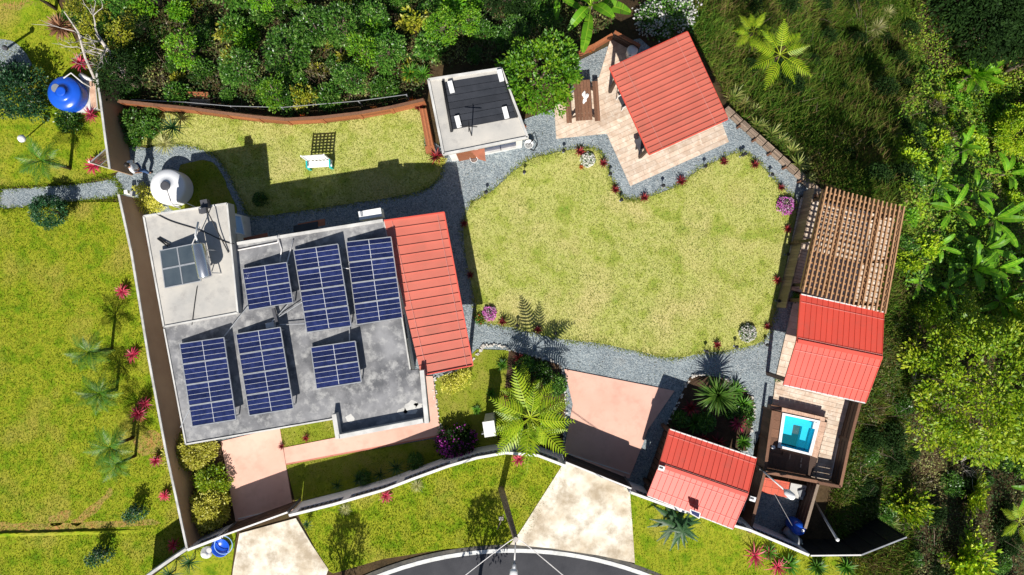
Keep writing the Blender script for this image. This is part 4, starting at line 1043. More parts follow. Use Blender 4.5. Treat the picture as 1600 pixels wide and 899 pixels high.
t = thing('white_jug', 'white plastic container lying beside the blue tank', 'container', W(129, 118, .2)); MB().tube([W(126, 117, .3), W(133, 122, .3), W(142, 124, .3)], [.12, .14, .05], 10).build('body', 'white', t, smooth=True); MB().tube([W(142, 124, .3), W(145, 125, .3)], .035, 8).build('cap', 'greymetal', t)

pt = thing('picnic_table', 'brown timber picnic table with attached benches, white cloth on top', 'table', W(909, 165))
c = W(908, 164); ang = .07; e1 = Vector((math.sin(-ang), math.cos(ang), 0)); e2 = Vector((e1.y, -e1.x, 0))
for i in range(5): MB().bar(c + e2 * (.15 * (i - 2)) - e1 * .9 + Vector((0, 0, .74)), c + e2 * (.15 * (i - 2)) + e1 * .9 + Vector((0, 0, .74)), .14, .04).build('table_board', 'wood', pt)
for s in (-1, 1):
    for k in (0, 1): MB().bar(c + e2 * s * (.58 + .125 * k) - e1 * .9 + Vector((0, 0, .44)), c + e2 * s * (.58 + .125 * k) + e1 * .9 + Vector((0, 0, .44)), .118, .04).build('bench_board', 'wood', pt)
    f = c + e1 * s * .62
    MB().bar(f - e2 * .75 + Vector((0, 0, .38)), f + e2 * .75 + Vector((0, 0, .38)), .05, .09).build('cross_bearer', 'wood_dark', pt)
    MB().bar(f - e2 * .36 + Vector((0, 0, .69)), f + e2 * .36 + Vector((0, 0, .69)), .05, .07).build('cross_bearer', 'wood_dark', pt)
    for k in (-1, 1): MB().bar(f + e2 * k * .6 + Vector((0, 0, .03)), f + e2 * k * .25 + Vector((0, 0, .7)), .05, .09).build('leg', 'wood_dark', pt)
t_ = W(914, 152, .77); n = 22; v = [t_ + Vector((0, 0, .07))]
for k in range(n):
    a = 2 * PI * k / n; r = (.17 + .05 * math.sin(3 * a + 1) + .04 * math.sin(5 * a)); v.append(t_ + Vector((math.cos(a) * r * .7, math.sin(a) * r * 1.5, .005 + .03 * (k % 2))))
o = MB().add(v, [(0, 1 + k, 1 + (k + 1) % n) for k in range(n)]).build('tablecloth', 'cloth', None, t_); tag(o, 'crumpled white cloth lying on the picnic table', 'cloth')

bn = thing('lattice_bench', 'white garden bench with lattice back and turquoise legs on the grass', 'bench', W(503, 262))
c = W(503, 262); d = Vector((1, .06, 0)).normalized(); n_ = Vector((-d.y, d.x, 0))
for k in range(3): MB().bar(c - d * .58 + n_ * (.1 * k - .02) + Vector((0, 0, .42)), c + d * .58 + n_ * (.1 * k - .02) + Vector((0, 0, .42)), .09, .04).build('seat_slat', 'white', bn)
for s in (-1, 1):
    MB().bar(c + d * s * .5 - n_ * .05, c + d * s * .5 - n_ * .05 + Vector((0, 0, .42)), .12, .14).build('leg', 'turq', bn)
    MB().bar(c + d * s * .5 + n_ * .24, c + d * s * .5 + n_ * .28 + Vector((0, 0, 1.45)), .06, .06).build('back_post', 'white', bn)
    MB().bar(c + d * s * .52 - n_ * .1 + Vector((0, 0, .6)), c + d * s * .52 + n_ * .24 + Vector((0, 0, .6)), .06, .05).build('armrest', 'turq', bn)
for k in range(7): x = -.5 + k / 6; MB().bar(c + d * x + n_ * .25 + Vector((0, 0, .45)), c + d * x + n_ * .28 + Vector((0, 0, 1.42)), .075, .02, n_).build('lattice_slat', 'white', bn)
for k in range(7): z = .5 + k * .15; MB().bar(c - d * .52 + n_ * .275 + Vector((0, 0, z)), c + d * .52 + n_ * .275 + Vector((0, 0, z)), .02, .065).build('lattice_slat', 'white', bn)

pb = thing('planter_bench', 'orange-brown timber planter beside the outbuilding wall', 'planter', W(668, 205))
for k in range(4): MB().bar(W(657 + 2.6 * k, 170, .42), W(668 + 2.6 * k, 228, .42), .072, .04).build('board', 'wood_red', pb)
for a, b in (((656, 170), (667, 228)), ((666, 170), (678, 228))): MB().bar(W(*a, .2), W(*b, .2), .03, .38).build('side_board', 'wood_red', pb)
MB().box(W(673, 235), .42, .3, .3, .18).build('step_box', 'wood_red', pb)
bt = thing('bucket', 'white round bucket in front of the outbuilding door', 'bucket', W(741, 250)); MB().lathe(W(741, 250), [(.14, 0), (.18, .32), (.19, .34), (.17, .33), (.13, .05), (.0, .05)], 18).build('pail', 'white', bt, smooth=True); MB().tube([W(741, 250, .33) + Vector((.19 * math.cos(a), .19 * math.sin(a), -.05 - .1 * math.sin(a / 2))) for a in np.linspace(0, PI, 8)], .012, 6).build('handle', 'greymetal', bt)
bt = thing('bucket', 'white bucket with black hose at the outbuilding corner', 'bucket', W(826, 228)); MB().lathe(W(826, 228), [(.15, 0), (.2, .36), (.21, .38), (.18, .36), (.14, .05), (.0, .05)], 18).build('pail', 'white', bt, smooth=True); MB().tube([W(826, 226, .35), W(834, 218, .5), W(840, 226, .15), W(834, 236, .03), (W(828, 233, .03))], .02, 6).build('hose', 'black', bt)
ch = thing('wall_chair', 'white metal framed chair with dark seat under the shelter eave', 'chair', W(973, 162))
c = W(974, 162); d = Vector((.42, -.9, 0)).normalized(); n_ = Vector((d.y, -d.x, 0))
MB().prism([c - d * .27 - n_ * .22 + Vector((0, 0, .45)), c + d * .27 - n_ * .22 + Vector((0, 0, .45)), c + d * .27 + n_ * .22 + Vector((0, 0, .45)), c - d * .27 + n_ * .22 + Vector((0, 0, .45))], .04).build('seat', 'blackmat', ch)
for s in (-1, 1):
    for k in (-1, 1): MB().bar(c + d * .28 * s + n_ * .24 * k + Vector((0, 0, .045)), c + d * .28 * s + n_ * .24 * k + Vector((0, 0, .9 if k < 0 else .62)), .035, .035).build('leg', 'whitetrim', ch)
    MB().bar(c + d * .28 * s - n_ * .24 + Vector((0, 0, .62)), c + d * .28 * s + n_ * .24 + Vector((0, 0, .62)), .04, .03).build('armrest', 'whitetrim', ch)
MB().bar(c - d * .28 - n_ * .24 + Vector((0, 0, .8)), c + d * .28 - n_ * .24 + Vector((0, 0, .8)), .03, .2).build('backrest', 'whitetrim', ch)
ch = thing('lounge_chair', 'grey cushioned chair at the open corner of the garden shelter', 'chair', W(1000, 226))
c = W(1000, 227); MB().box(c + Vector((0, 0, .3)), .5, .5, .14, .4).build('seat_cushion', 'darkgrey', ch); MB().bar(c + Vector((.1, .25, .35)), c + Vector((.12, .32, .85)), .5, .1, (0, 1, 0)).build('backrest', 'darkgrey', ch)
for sx in (-1, 1):
    for sy in (-1, 1): MB().box(c + Vector((sx * .2, sy * .2, .04)), .05, .05, .27).build('leg', 'black', ch)
bi = thing('waste_bin', 'white lidded bin beside the shelter roof edge', 'bin', W(983, 85)); MB().lathe(W(984, 87, .04), [(.2, 0), (.24, .6), (.25, .62), (.25, .68), (.18, .74), (.0, .76)], 20).build('body', 'white', bi, smooth=True); MB().box(W(984, 87, .78), .12, .05, .04).build('lid_handle', 'greymetal', bi)
bb = thing('rain_barrel', 'dark blue barrel against the street wall under the fence', 'barrel', W(1237, 818)); MB().lathe(W(1236, 816), [(.27, 0), (.31, .15), (.33, .45), (.31, .78), (.27, .92), (.1, .95), (.0, .95)], 24).build('drum', 'tankblue', bb, smooth=True); MB().lathe(W(1236, 816) + Vector((.12, -.05, .94)), [(.07, 0), (.07, .05), (0, .05)], 12).build('bung', 'white', bb)
gc = thing('gas_cylinder', 'grey gas cylinder lying beside the blue barrel', 'gas cylinder', W(1236, 838)); a, b = W(1229, 828, .45), W(1248, 848, .45); MB().tube([a - (b - a) * .08, a, b, b + (b - a) * .12], [.1, .2, .2, .12], 16).build('shell', 'greymetal', gc, smooth=True); MB().tube([b + (b - a) * .1, b + (b - a) * .3], .11, 12).build('collar', 'white', gc)
for f in (.15, .8): q_ = a.lerp(b, f); MB().box((q_.x, q_.y, 0), .3, .12, .3, .8).build('cradle', 'wood_dark', gc)
wb = thing('wash_tub', 'blue plastic tub outside the street wall beside the narrow apron', 'tub', W(347, 850)); MB().lathe(W(349, 852), [(.3, 0), (.4, .32), (.42, .34), (.38, .33), (.30, .15), (0, .15)], 24).build('shell', 'tankblue', wb, smooth=True); MB().tube([W(349, 852, .34) + Vector((.41 * math.cos(a), .41 * math.sin(a), 0)) for a in np.linspace(0, 2 * PI, 25)], .022, 6).build('rim', 'paleblue', wb)
wb = thing('white_urn', 'cream round jar outside the street wall beside the blue tub', 'jar', W(327, 860)); MB().lathe(W(327, 860), [(.14, 0), (.24, .12), (.27, .28), (.2, .44), (.12, .5), (.13, .54), (0, .54)], 20).build('body', 'whitewall', wb, smooth=True); MB().lathe(W(327, 860, .54), [(.12, 0), (.12, .03), (0, .04)], 14).build('lid', 'capwall', wb)
ped = thing('meter_pillar', 'tall pale concrete meter pillar beside the tree fern', 'pillar', W(768, 660)); c = W(767, 655); MB().box(c, .42, .58, 2.1, .15).build('shaft', 'concrim', ped); MB().box(c + Vector((0, 0, 2.1)), .5, .66, .08, .15).build('cap', 'whitewall', ped); MB().box(c + Vector((-.2, -.3, 1.2)), .3, .04, .5, .15).build('meter_door', 'greymetal', ped)
# leaning pole and arm lamp by the pool
lp = thing('leaning_pole', 'long grey metal pole leaning out over the slope beside the pool fence', 'pole', W(1270, 778, -.4)); a, b = W(1268, 775, -.4), W(1308, 843, 2.6); MB().tube([a, b], .05, 10).build('tube', 'greymetal', lp, smooth=True); MB().lathe(b - Vector((0, 0, .05)), [(.0, 0), (.07, .02), (.07, .12), (0, .16)], 12).build('cap', 'white', lp)
al = thing('arm_lamp', 'white lamp head on a diagonal arm above the red tile pad', 'lamp', W(1193, 737, .5)); a, b = W(1194, 738, 1.5), W(1226, 766, 2.2); MB().tube([W(1192, 738, .0) , Vector((a.x, a.y, 1.0)), a, b], .035, 8).build('arm', 'whitetrim', al, smooth=True); MB().tube([b, b + (b - a).normalized() * .12, b + (b - a).normalized() * .42, b + (b - a).normalized() * .5], [.07, .15, .15, .08], 12).build('head', 'white', al, smooth=True)
t = thing('stay_wire', 'thin pale stay wire from the red tile pad to the blue barrel', 'wire', W(1210, 772)); MB().tube([W(1209, 770, .1), W(1238, 822, 1.0)], .012, 5).build('wire', 'whitetrim', t)

# street light with its wires
sl_ = thing('street_light', 'leaning wooden street light pole with white lamp head over the road', 'street lamp', W(782, 764))
a, b = W(783, 764, -.05), W(806, 843, 6.0)
MB().tube([a, a.lerp(b, .5), b], [.15, .125, .10], 12).build('pole', 'bark', sl_, smooth=True)
MB().tube([b, b + Vector((0, 0, .04))], .10, 12).build('pole_top', 'bark_pale', sl_)
bb_ = b + Vector((0, 0, -.35)); hd_ = W(803.5, 884, 6.1)
MB().tube([bb_, bb_.lerp(hd_, .4) + Vector((0, 0, .15)), hd_], .028, 8).build('arm', 'whitetrim', sl_, smooth=True)
dv = (hd_ - bb_).normalized(); dv.z = 0; dv.normalize()
MB().tube([hd_ - dv * .12, hd_ + dv * .0, hd_ + dv * .12], [.06, .08, .08], 12).build('photocell', 'greymetal', sl_, smooth=True)
MB().tube([hd_ + dv * .1, hd_ + dv * .2, hd_ + dv * .42, hd_ + dv * .55], [.08, .15, .16, .07], 14).build('lamp_head', 'white', sl_, smooth=True)
for e in (W(700, 925, 6.1), W(905, 925, 6.1)):
    MB().tube(curve_pts([b - Vector((0, 0, .2)), (b + e) / 2 - Vector((0, 0, .35)), e + (e - b) * 2.2], 8), .018, 5).build('wire', 'whitetrim', sl_)
st = thing('marker_stake', 'thin leaning stake in the verge beside the street light pole', 'stake', W(779, 822)); MB().tube([W(777, 828), W(787, 804, .35)], .02, 6).build('rod', 'wood_old', st); MB().box(W(783, 810), .2, .16, .06).build('base_stone', 'pebble', st)
tm = thing('field_lamp', 'white lamp globe on a thin post in the grass outside the brown wall', 'lamp', W(36, 215)); MB().tube([W(38, 218), W(38, 218, 1.3)], .025, 8).build('post', 'darkgrey', tm); MB().lathe(W(38, 218, 1.28), [(.03, 0), (.14, .06), (.17, .16), (.12, .27), (.0, .3)], 16).build('globe', 'white', tm, smooth=True)
tm = thing('garden_post', 'dark post throwing a long shadow over the round gravel pad', 'post', W(10, 74)); MB().tube([W(10, 76), W(10, 76, 1.4)], .05, 8).build('shaft', 'darkgrey', tm); MB().lathe(W(10, 76, 1.4), [(.09, 0), (.12, .1), (.06, .2), (0, .24)], 12).build('finial', 'darkgrey', tm)

# path lights round the lawn
def path_light():
    t = thing('path_light', 'x', 'garden light', (0, 0, 0)); MB().tube([(0, 0, 0), (0, 0, .38)], .014, 6).build('stake', 'black', t)
    MB().lathe((0, 0, .3), [(.035, 0), (.05, .1), (.085, .1), (.06, .14), (0, .16)], 12).build('lamp_head', 'black', t); MB().lathe((0, 0, .0), [(.05, 0), (.05, .02), (0, .03)], 10).build('foot', 'greymetal', t); return Tpl(t)
pl_ = path_light()
for x, y in ((819, 271), (880, 238), (952, 274), (969, 314), (1034, 292), (1099, 262), (1156, 245), (1202, 275), (1246, 310), (1226, 398), (1212, 470), (1101, 548), (1147, 541), (1194, 538), (808, 508), (867, 520), (760, 302), (1160, 243)):
    pl_.put(W(x, y, .02), 0, 1, 'small black stake light at the edge of the big lawn', 'path lights round the big lawn')

# the person at the garden gate
def skinned(name, joints, edges, radii, mat, parent, sub=2):
    me = bpy.data.meshes.new(name); me.from_pydata([tuple(j) for j in joints], edges, []); o = link(name, me, mat, parent)
    m_ = o.modifiers.new('skin', 'SKIN'); sv = me.skin_vertices[0].data
    for i, r in enumerate(radii): sv[i].radius = (r, r) if not isinstance(r, tuple) else r
    sv[0].use_root = True; m_.use_smooth_shade = True
    s_ = o.modifiers.new('sub', 'SUBSURF'); s_.levels = sub; s_.render_levels = sub
    return o
pe = thing('person', 'person in white shirt and blue jeans walking on the gravel at the garden gate', 'person', W(231, 268))
J = [(0, 0, .95), (0, .01, 1.15), (0, .02, 1.38), (0, .03, 1.50), (0, .02, 1.62), (0, .0, 1.70),
     (-.18, .02, 1.40), (-.25, .05, 1.13), (-.24, -.08, .90), (-.24, -.12, .82), (.18, .02, 1.40), (.26, -.05, 1.14), (.24, .06, .90), (.24, .08, .81),
     (-.09, 0, .90), (-.11, -.13, .50), (-.11, -.05, .08), (-.12, -.2, .04), (.09, 0, .90), (.11, .10, .50), (.11, .24, .1), (.12, .10, .04)]
E = [(0, 1), (1, 2), (2, 3), (3, 4), (4, 5), (2, 6), (6, 7), (7, 8), (8, 9), (2, 10), (10, 11), (11, 12), (12, 13), (0, 14), (14, 15), (15, 16), (16, 17), (0, 18), (18, 19), (19, 20), (20, 21)]
R = [.13, .13, .14, .055, .092, .07, .06, .045, .035, .03, .06, .045, .035, .03, .09, .06, .045, .035, .09, .06, .045, .035]
skinned('body', J, E, R, 'skin', pe)
skinned('shirt', [(0, 0, .93), (0, .01, 1.15), (0, .02, 1.38), (0, .03, 1.46), (-.18, .02, 1.41), (-.245, .05, 1.16), (.18, .02, 1.41), (.255, -.05, 1.17)], [(0, 1), (1, 2), (2, 3), (2, 4), (4, 5), (2, 6), (6, 7)], [.165, .155, .165, .075, .085, .075, .085, .075], 'shirt', pe)
skinned('trousers', [(0, 0, .97), (-.09, 0, .88), (-.11, -.13, .50), (-.11, -.05, .10), (.09, 0, .88), (.11, .10, .50), (.11, .24, .12)], [(0, 1), (1, 2), (2, 3), (0, 4), (4, 5), (5, 6)], [.15, .11, .082, .068, .11, .082, .068], 'denim', pe)
for p0, p1 in (((-.11, -.02, .05), (-.12, -.22, .035)), ((.11, .26, .06), (.12, .06, .035))): skinned('shoe', [p0, ((p0[0] + p1[0]) / 2, (p0[1] + p1[1]) / 2, .045), p1], [(0, 1), (1, 2)], [.05, .055, .045], 'black', pe, 1)
hr = MB().lathe((0, 0, 0), [(.085, 0), (.112, .05), (.115, .1), (.09, .16), (.05, .19), (0, .2)], 18).build('hair', 'hair', None, smooth=True); hr.parent = pe; hr.location = (0, .03, 1.585)
nose = MB().lathe((0, 0, 0), [(.02, 0), (.012, .03), (0, .045)], 8, Matrix.Rotation(PI / 2, 3, 'X')).build('nose', 'skin', None); nose.parent = pe; nose.location = (0, -.085, 1.63)
pe.rotation_euler = (0, 0, 1.9)
# loose hand-sized stones edging the beds
def stones(label, pts, n, r0=.05):
    a = curve_pts([W(x, y) for x, y in pts], 8); mb = MB()
    for _ in range(n):
        i = random.randrange(len(a) - 1); p = a[i].lerp(a[i + 1], random.random()) + Vector((random.uniform(-.06, .06), random.uniform(-.06, .06), .0)); r = r0 * random.uniform(.6, 1.4)
        ring0 = [p + Vector((math.cos(k * PI / 3) * r * random.uniform(.8, 1.1), math.sin(k * PI / 3) * r * random.uniform(.8, 1.1), .03)) for k in range(6)]; ring1 = [p + (q - p) * .7 + Vector((0, 0, r * .9)) for q in ring0]
        mb.add(ring0 + ring1 + [p + Vector((0, 0, r * 1.2 + .02))], [(k, (k + 1) % 6, 6 + (k + 1) % 6, 6 + k) for k in range(6)] + [(6 + k, 6 + (k + 1) % 6, 12) for k in range(6)])
    o = mb.build('edging_stones', 'pebble'); tag(o, label, 'stones', kind='stuff')
stones('pale stones edging the bed of the big spiky plant', [(1040, 668), (1058, 632), (1078, 592), (1098, 586), (1138, 594), (1176, 622), (1176, 660), (1166, 705)], 120)
stones('pale stones edging the tree fern bed', [(755, 540), (780, 540), (800, 548), (845, 560), (876, 575), (884, 640), (880, 690)], 110)
stones('pale stones beside the pink footpath and red porch', [(680, 600), (690, 680), (692, 690), (684, 640), (678, 596), (710, 580), (740, 560), (755, 542)], 110)

# ================================================================== PLANTS
def unit(a): return a / (np.linalg.norm(a, axis=-1, keepdims=True) + 1e-9)

def leaf_quads(pos, dirv, L, Wd, up=None, fold=.25, rng=RNG):
    """diamond leaves: base, side, tip, side; slightly folded"""
    n = len(pos); dirv = unit(dirv)
    up = unit(rng.normal(0, 1, (n, 3)) * .5 + np.array([0, 0, 1.0])) if up is None else up
    sd = unit(np.cross(dirv, up)); nr = np.cross(sd, dirv)
    L = np.broadcast_to(L, n)[:, None]; Wd = np.broadcast_to(Wd, n)[:, None]
    mid = pos + dirv * L * .45
    v = np.stack([pos, mid + sd * Wd * .5 + nr * Wd * fold, pos + dirv * L, mid - sd * Wd * .5 + nr * Wd * fold], 1).reshape(-1, 3)
    return v, np.arange(4 * n).reshape(-1, 4)

def foliage(name, seed, K, m, R, rc, L, asp=.5, z0=0.0, shell=.55, low=-.25, flat=.5):
    """K clumps spread through an ellipsoid R, m leaves in each"""
    rng = np.random.default_rng(seed)
    c = unit(rng.normal(0, 1, (K * 3, 3))); c = c[c[:, 2] > low][:K]; K = len(c)
    c = c * (shell + (1 - shell) * rng.random((K, 1)) ** .6) * np.array(R) * rng.uniform(.8, 1.08, (K, 1))
    tone = rng.random(K)
    d = unit(rng.normal(0, 1, (K * m, 3)) + np.array([0, 0, flat])); cc = np.repeat(c, m, 0)
    rr = np.repeat(rc * rng.uniform(.6, 1.25, K), m)[:, None]
    pos = cc + d * rr * rng.uniform(.35, 1, (K * m, 1)) ** .5
    ld = unit(d + .5 * unit(cc) + rng.normal(0, .45, (K * m, 3)) - np.array([0, 0, .15])); ld[:, 2] *= .55
    v, f = leaf_quads(pos, ld, L * rng.uniform(.6, 1.25, K * m), L * asp * rng.uniform(.7, 1.2, K * m), rng=rng)
    v[:, 2] += z0
    r = np.clip(np.repeat(tone, m) * .45 + rng.random(K * m) * .55, 0, 1)
    return np_mesh(name, v, f, r)

def stems(root, n, h, r, spread, mat='bark', name='stem', seed=0):
    rd = random.Random(seed)
    for i in range(n):
        a = rd.uniform(0, 2 * PI); s = spread * rd.uniform(.4, 1)
        p = [Vector((0.03 * math.cos(a), .03 * math.sin(a), -.1)), Vector((s * .4 * math.cos(a), s * .4 * math.sin(a), h * .55)), Vector((s * math.cos(a + .3), s * math.sin(a + .3), h * rd.uniform(.8, 1.05)))]
        MB().tube(p, [r, r * .7, r * .3], 6).build(name, mat, root)

def bush(name, cat, mat, seed, R, K, m, rc, L, asp=.5, trunk=0.0, low=-.15, flower=None, nflow=0, flat=.5, shell=.55):
    t = thing(name, 'x', cat, (0, 0, 0)); stems(t, 4, trunk + R[2] * .6, .03, R[0] * .5, seed=seed)
    link('foliage', foliage('foliage', seed, K, m, R, rc, L, asp, trunk + R[2] * .35, shell, low, flat), mat, t)
    if flower: link('flowers', foliage('flowers', seed + 50, nflow, 9, (R[0] * 1.03, R[1] * 1.03, R[2] * 1.03), rc * .8, L * .8, .9, trunk + R[2] * .35, .9, .05), flower, t)['kind'] = 'stuff'
    return Tpl(t)

def tree(name, mat, seed, R, K, m, rc, L, h, bark='bark', cat='tree', asp=.5, limbs=7):
    t = thing(name, 'x', cat, (0, 0, 0)); rd = random.Random(seed); zc = h + R[2] * .4
    MB().tube([(0, 0, -.3), (.05, .02, h * .5), (.0, .06, h), (.02, 0, zc)], [.16, .13, .10, .05], 10).build('trunk', bark, t, smooth=True)
    lm = MB()
    for i in range(limbs):
        a = 2 * PI * i / limbs + rd.uniform(-.3, .3); e = rd.uniform(.2, .9); k = rd.uniform(.7, .95)
        tip = Vector((math.cos(a) * R[0] * k * math.cos(e), math.sin(a) * R[1] * k * math.cos(e), zc + R[2] * .7 * math.sin(e)))
        lm.tube([(0, .03, h * rd.uniform(.6, 1)), tip * .5 + Vector((0, 0, h * .45)), tip], [.06, .04, .012], 6)
    lm.build('limbs', bark, t)
    link('crown', foliage('crown', seed, K, m, R, rc, L, asp, zc, .6, -.35), mat, t)
    return Tpl(t)

def frond_mesh(name, L, n, pin, pw, droop, rise=.15, sweep=.5, seed=0, pdroop=.25, taper=.75, rw=.03, start=2, bend=0.0):
    """arching rachis with paired leaflets; bend curves each leaflet towards the tip"""
    rng = np.random.default_rng(seed); t = np.linspace(0, 1, n + 1)
    X = L * (t - .12 * droop * t ** 2); Z = L * (rise * t - droop * .5 * t ** 2.2); pts = np.stack([X, 0 * t, Z], 1)
    V = []; Fq = []; Rr = []
    for i in range(n):
        w = rw * (1 - .8 * t[i]); k = len(V); V += [pts[i] + [0, w, 0], pts[i] - [0, w, 0], pts[i + 1] - [0, w * .8, 0], pts[i + 1] + [0, w * .8, 0]]; Fq.append((k, k + 1, k + 2, k + 3)); Rr.append(.9)
    for i in range(start, n + 1):
        ti = t[i]; ln = pin * max(.22, math.sin(PI * min(1, .12 + .86 * ti) ** taper)) * rng.uniform(.85, 1.1)
        for s in (-1, 1):
            d = unit(np.array([sweep + .3 * ti, s * 1.0, 0])); d[2] -= pdroop * rng.uniform(.6, 1.3); d = unit(d)
            fw = unit(np.array([1.0, -s * sweep, 0])); ww = pw * (.6 + .4 * math.sin(PI * ti)); b = pts[i]; r_ = rng.random()
            prev = None; m = 3 if bend else 2; prof = (.55, 1.0, .75, .08) if bend else (.5, 1.0, .05)
            for j in range(m + 1):
                f = j / m; c = b + d * ln * f + fw * bend * ln * f * f - np.array([0, 0, ln * pdroop * .5 * f * f]); h = fw * ww * .5 * prof[j]
                if prev is not None:
                    k = len(V); V += [prev[0], c - h, c + h, prev[1]]; Fq.append((k, k + 1, k + 2, k + 3) if s > 0 else (k + 3, k + 2, k + 1, k)); Rr.append(np.clip(r_ * .7 + .3 * rng.random(), 0, 1))
                prev = (c - h, c + h)
    return np_mesh(name, np.array(V), np.array(Fq), np.array(Rr))

def fronded(name, cat, mat, meshes, n, h, trunk_r, tilts, trunk_mat='fibre', seed=0, lean=0, part='frond', heart=None):
    rd = random.Random(seed); t = thing(name, 'x', cat, (0, 0, 0))
    if h > .05: MB().tube([(0, 0, -.2), (lean * .4, 0, h * .5), (lean, 0, h)], [trunk_r * 1.25, trunk_r, trunk_r * .9], 10).build('trunk', trunk_mat, t, smooth=True)
    for i in range(n):
        tl = tilts[0] + (tilts[1] - tilts[0]) * ((i * .618) % 1); me = meshes[i % len(meshes)]
        o = link(part, me, mat, t); o.location = (lean, 0, h); s = rd.uniform(.82, 1.1); o.scale = (s, s, s)
        o.rotation_euler = (rd.uniform(-.15, .15), -tl, 2 * PI * i / n + rd.uniform(-.18, .18))
    return Tpl(t)

def banana_leaf(name, L, w, droop, seed):
    rng = np.random.default_rng(seed); n = 16; t = np.linspace(0, 1, n + 1); st = .16
    X = L * t * (1 - .18 * droop * t); Z = L * (.5 * t - droop * .75 * t ** 2); V = []; Fq = []; Rr = []
    for i in range(n):
        a, b = t[i], t[i + 1]; k = len(V); rw = .03 * (1 - .7 * a)
        V += [[X[i], rw, Z[i] + .01], [X[i], -rw, Z[i] + .01], [X[i + 1], -rw, Z[i + 1] + .01], [X[i + 1], rw, Z[i + 1] + .01]]; Fq.append((k, k + 1, k + 2, k + 3)); Rr.append(1.0)
        if a < st: continue
        wa, wb = (w * math.sin(PI * min(1, (x - st) / (1 - st) * .92 + .05)) ** .55 for x in (a, b))
        for s in (-1, 1):
            cut = rng.random() < .3; g = .012 if cut else 0; dr = rng.uniform(.05, .25) if cut else .08
            k = len(V); V += [[X[i] + g, 0, Z[i]], [X[i] + g * 2 + .04, s * wa, Z[i] + wa * .22 - dr * wa], [X[i + 1] + .04 - g, s * wb, Z[i + 1] + wb * .22 - dr * wb], [X[i + 1] - g, 0, Z[i + 1]]]; Fq.append((k, k + 1, k + 2, k + 3)); Rr.append(.5 + .5 * rng.random() * (1 if rng.random() < .4 else .4) - .25)
    return np_mesh(name, np.array(V), np.array(Fq), np.clip(np.array(Rr), 0, 1))

def rosette_mesh(name, n, L, w, seed, up=(.1, 1.3), curl=.6, segs=3, z0=0.0, rnd=(0, 1)):
    rng = np.random.default_rng(seed); V = []; Fq = []; Rr = []
    for i in range(n):
        az = i * 2.39996 + rng.uniform(-.2, .2); e = up[0] + (up[1] - up[0]) * (i / n) * rng.uniform(.85, 1.1); l = L * rng.uniform(.75, 1.1); c = rng.uniform(*rnd)
        ca, sa = math.cos(az), math.sin(az); p = np.array([.02 * ca, .02 * sa, z0 + .02]); k0 = len(V); sd = np.array([-sa, ca, 0])
        for s in range(segs + 1):
            f = s / segs; ww = w * (1 - f) ** .7 * (.7 + .9 * f * (1 - f) * 2) * .5 + .002
            V += [p - sd * ww, p + sd * ww]; ee = e - curl * f
            p = p + np.array([ca * math.cos(ee), sa * math.cos(ee), math.sin(ee)]) * l / segs
            if s: k = k0 + 2 * s; Fq.append((k - 2, k - 1, k + 1, k)); Rr.append(np.clip(c * .6 + .4 * rng.random(), 0, 1))
    return np_mesh(name, np.array(V), np.array(Fq), np.array(Rr))

def rosette(name, cat, mat, seed, n, L, w, h=0.0, **kw):
    t = thing(name, 'x', cat, (0, 0, 0))
    MB().tube([(0, 0, -.06), (0, 0, h + .03)], [.04, .03], 6).build('stem', 'fibre', t)
    link('leaves', rosette_mesh('leaves', n, L, w, seed, z0=h, **kw), mat, t); return Tpl(t)

def flowers(name, cat, leaf, fl, seed, R, nf, fsz=.05):
    t = thing(name, 'x', cat, (0, 0, 0)); link('foliage', foliage('foliage', seed, 40, 12, (R, R, R * .6), R * .3, .09, .5, R * .15, .5, -.1), leaf, t)
    link('flowers', foliage('flowers', seed + 1, nf, 6, (R * 1.02, R * 1.02, R * .68), .06, fsz, .9, R * .15, .92, .0), fl, t)['kind'] = 'stuff'; return Tpl(t)

def rr(a, b): return random.uniform(a, b)

# ---- templates for the wild growth
B1 = bush('shrub', 'shrub', 'lf_thicket', 1, (.75, .75, .6), 60, 30, .24, .12)
B2 = bush('shrub', 'shrub', 'lf_thicket', 2, (.6, .7, .8), 50, 22, .26, .18, .45)
B3 = bush('shrub', 'shrub', 'lf_bright', 3, (.6, .55, .6), 55, 18, .2, .17)
B4 = bush('sapling', 'sapling', 'lf_yellow', 4, (.38, .45, .4), 18, 16, .18, .16)
B5 = bush('shrub', 'shrub', 'lf_brown', 5, (.75, .7, .45), 45, 14, .28, .15, .4)
B6 = bush('shrub', 'shrub', 'lf_dark', 6, (.9, .9, .7), 80, 20, .28, .16)
B7 = bush('shrub', 'shrub', 'lf_lime', 7, (.7, .75, .6), 55, 20, .24, .18)
def near(x, y, marks):
    return min(marks, key=lambda m: (m[0] - x) ** 2 + (m[1] - y) ** 2)[2]
MK_N = [(215, 30, 'deep in the thicket by the bare tree'), (225, 125, 'behind the fence beside the bare tree'), (315, 135, 'behind the timber fence at the board frames'), (450, 140, 'behind the bend of the timber fence'), (590, 130, 'behind the timber fence near the outbuilding'), (330, 40, 'deep in the thicket above the board frames'), (480, 40, 'deep in the thicket above the fence bend'), (640, 30, 'deep in the thicket above the outbuilding'), (740, 70, 'just behind the outbuilding'), (830, 20, 'beside the leafy tree and hillside steps')]
MK_E = [(1450, 130, 'at the foot of the grassy slope'), (1570, 150, 'around the yellowish tree'), (1440, 260, 'at the grassy slope edge of the grove'), (1550, 270, 'in the middle of the banana grove'), (1420, 380, 'beside the pergola'), (1500, 400, 'among the bananas facing the pergola'), (1590, 380, 'at the far side of the banana grove'), (1440, 480, 'beside the red pool shelter'), (1560, 480, 'between the grove and the broad lime tree')]
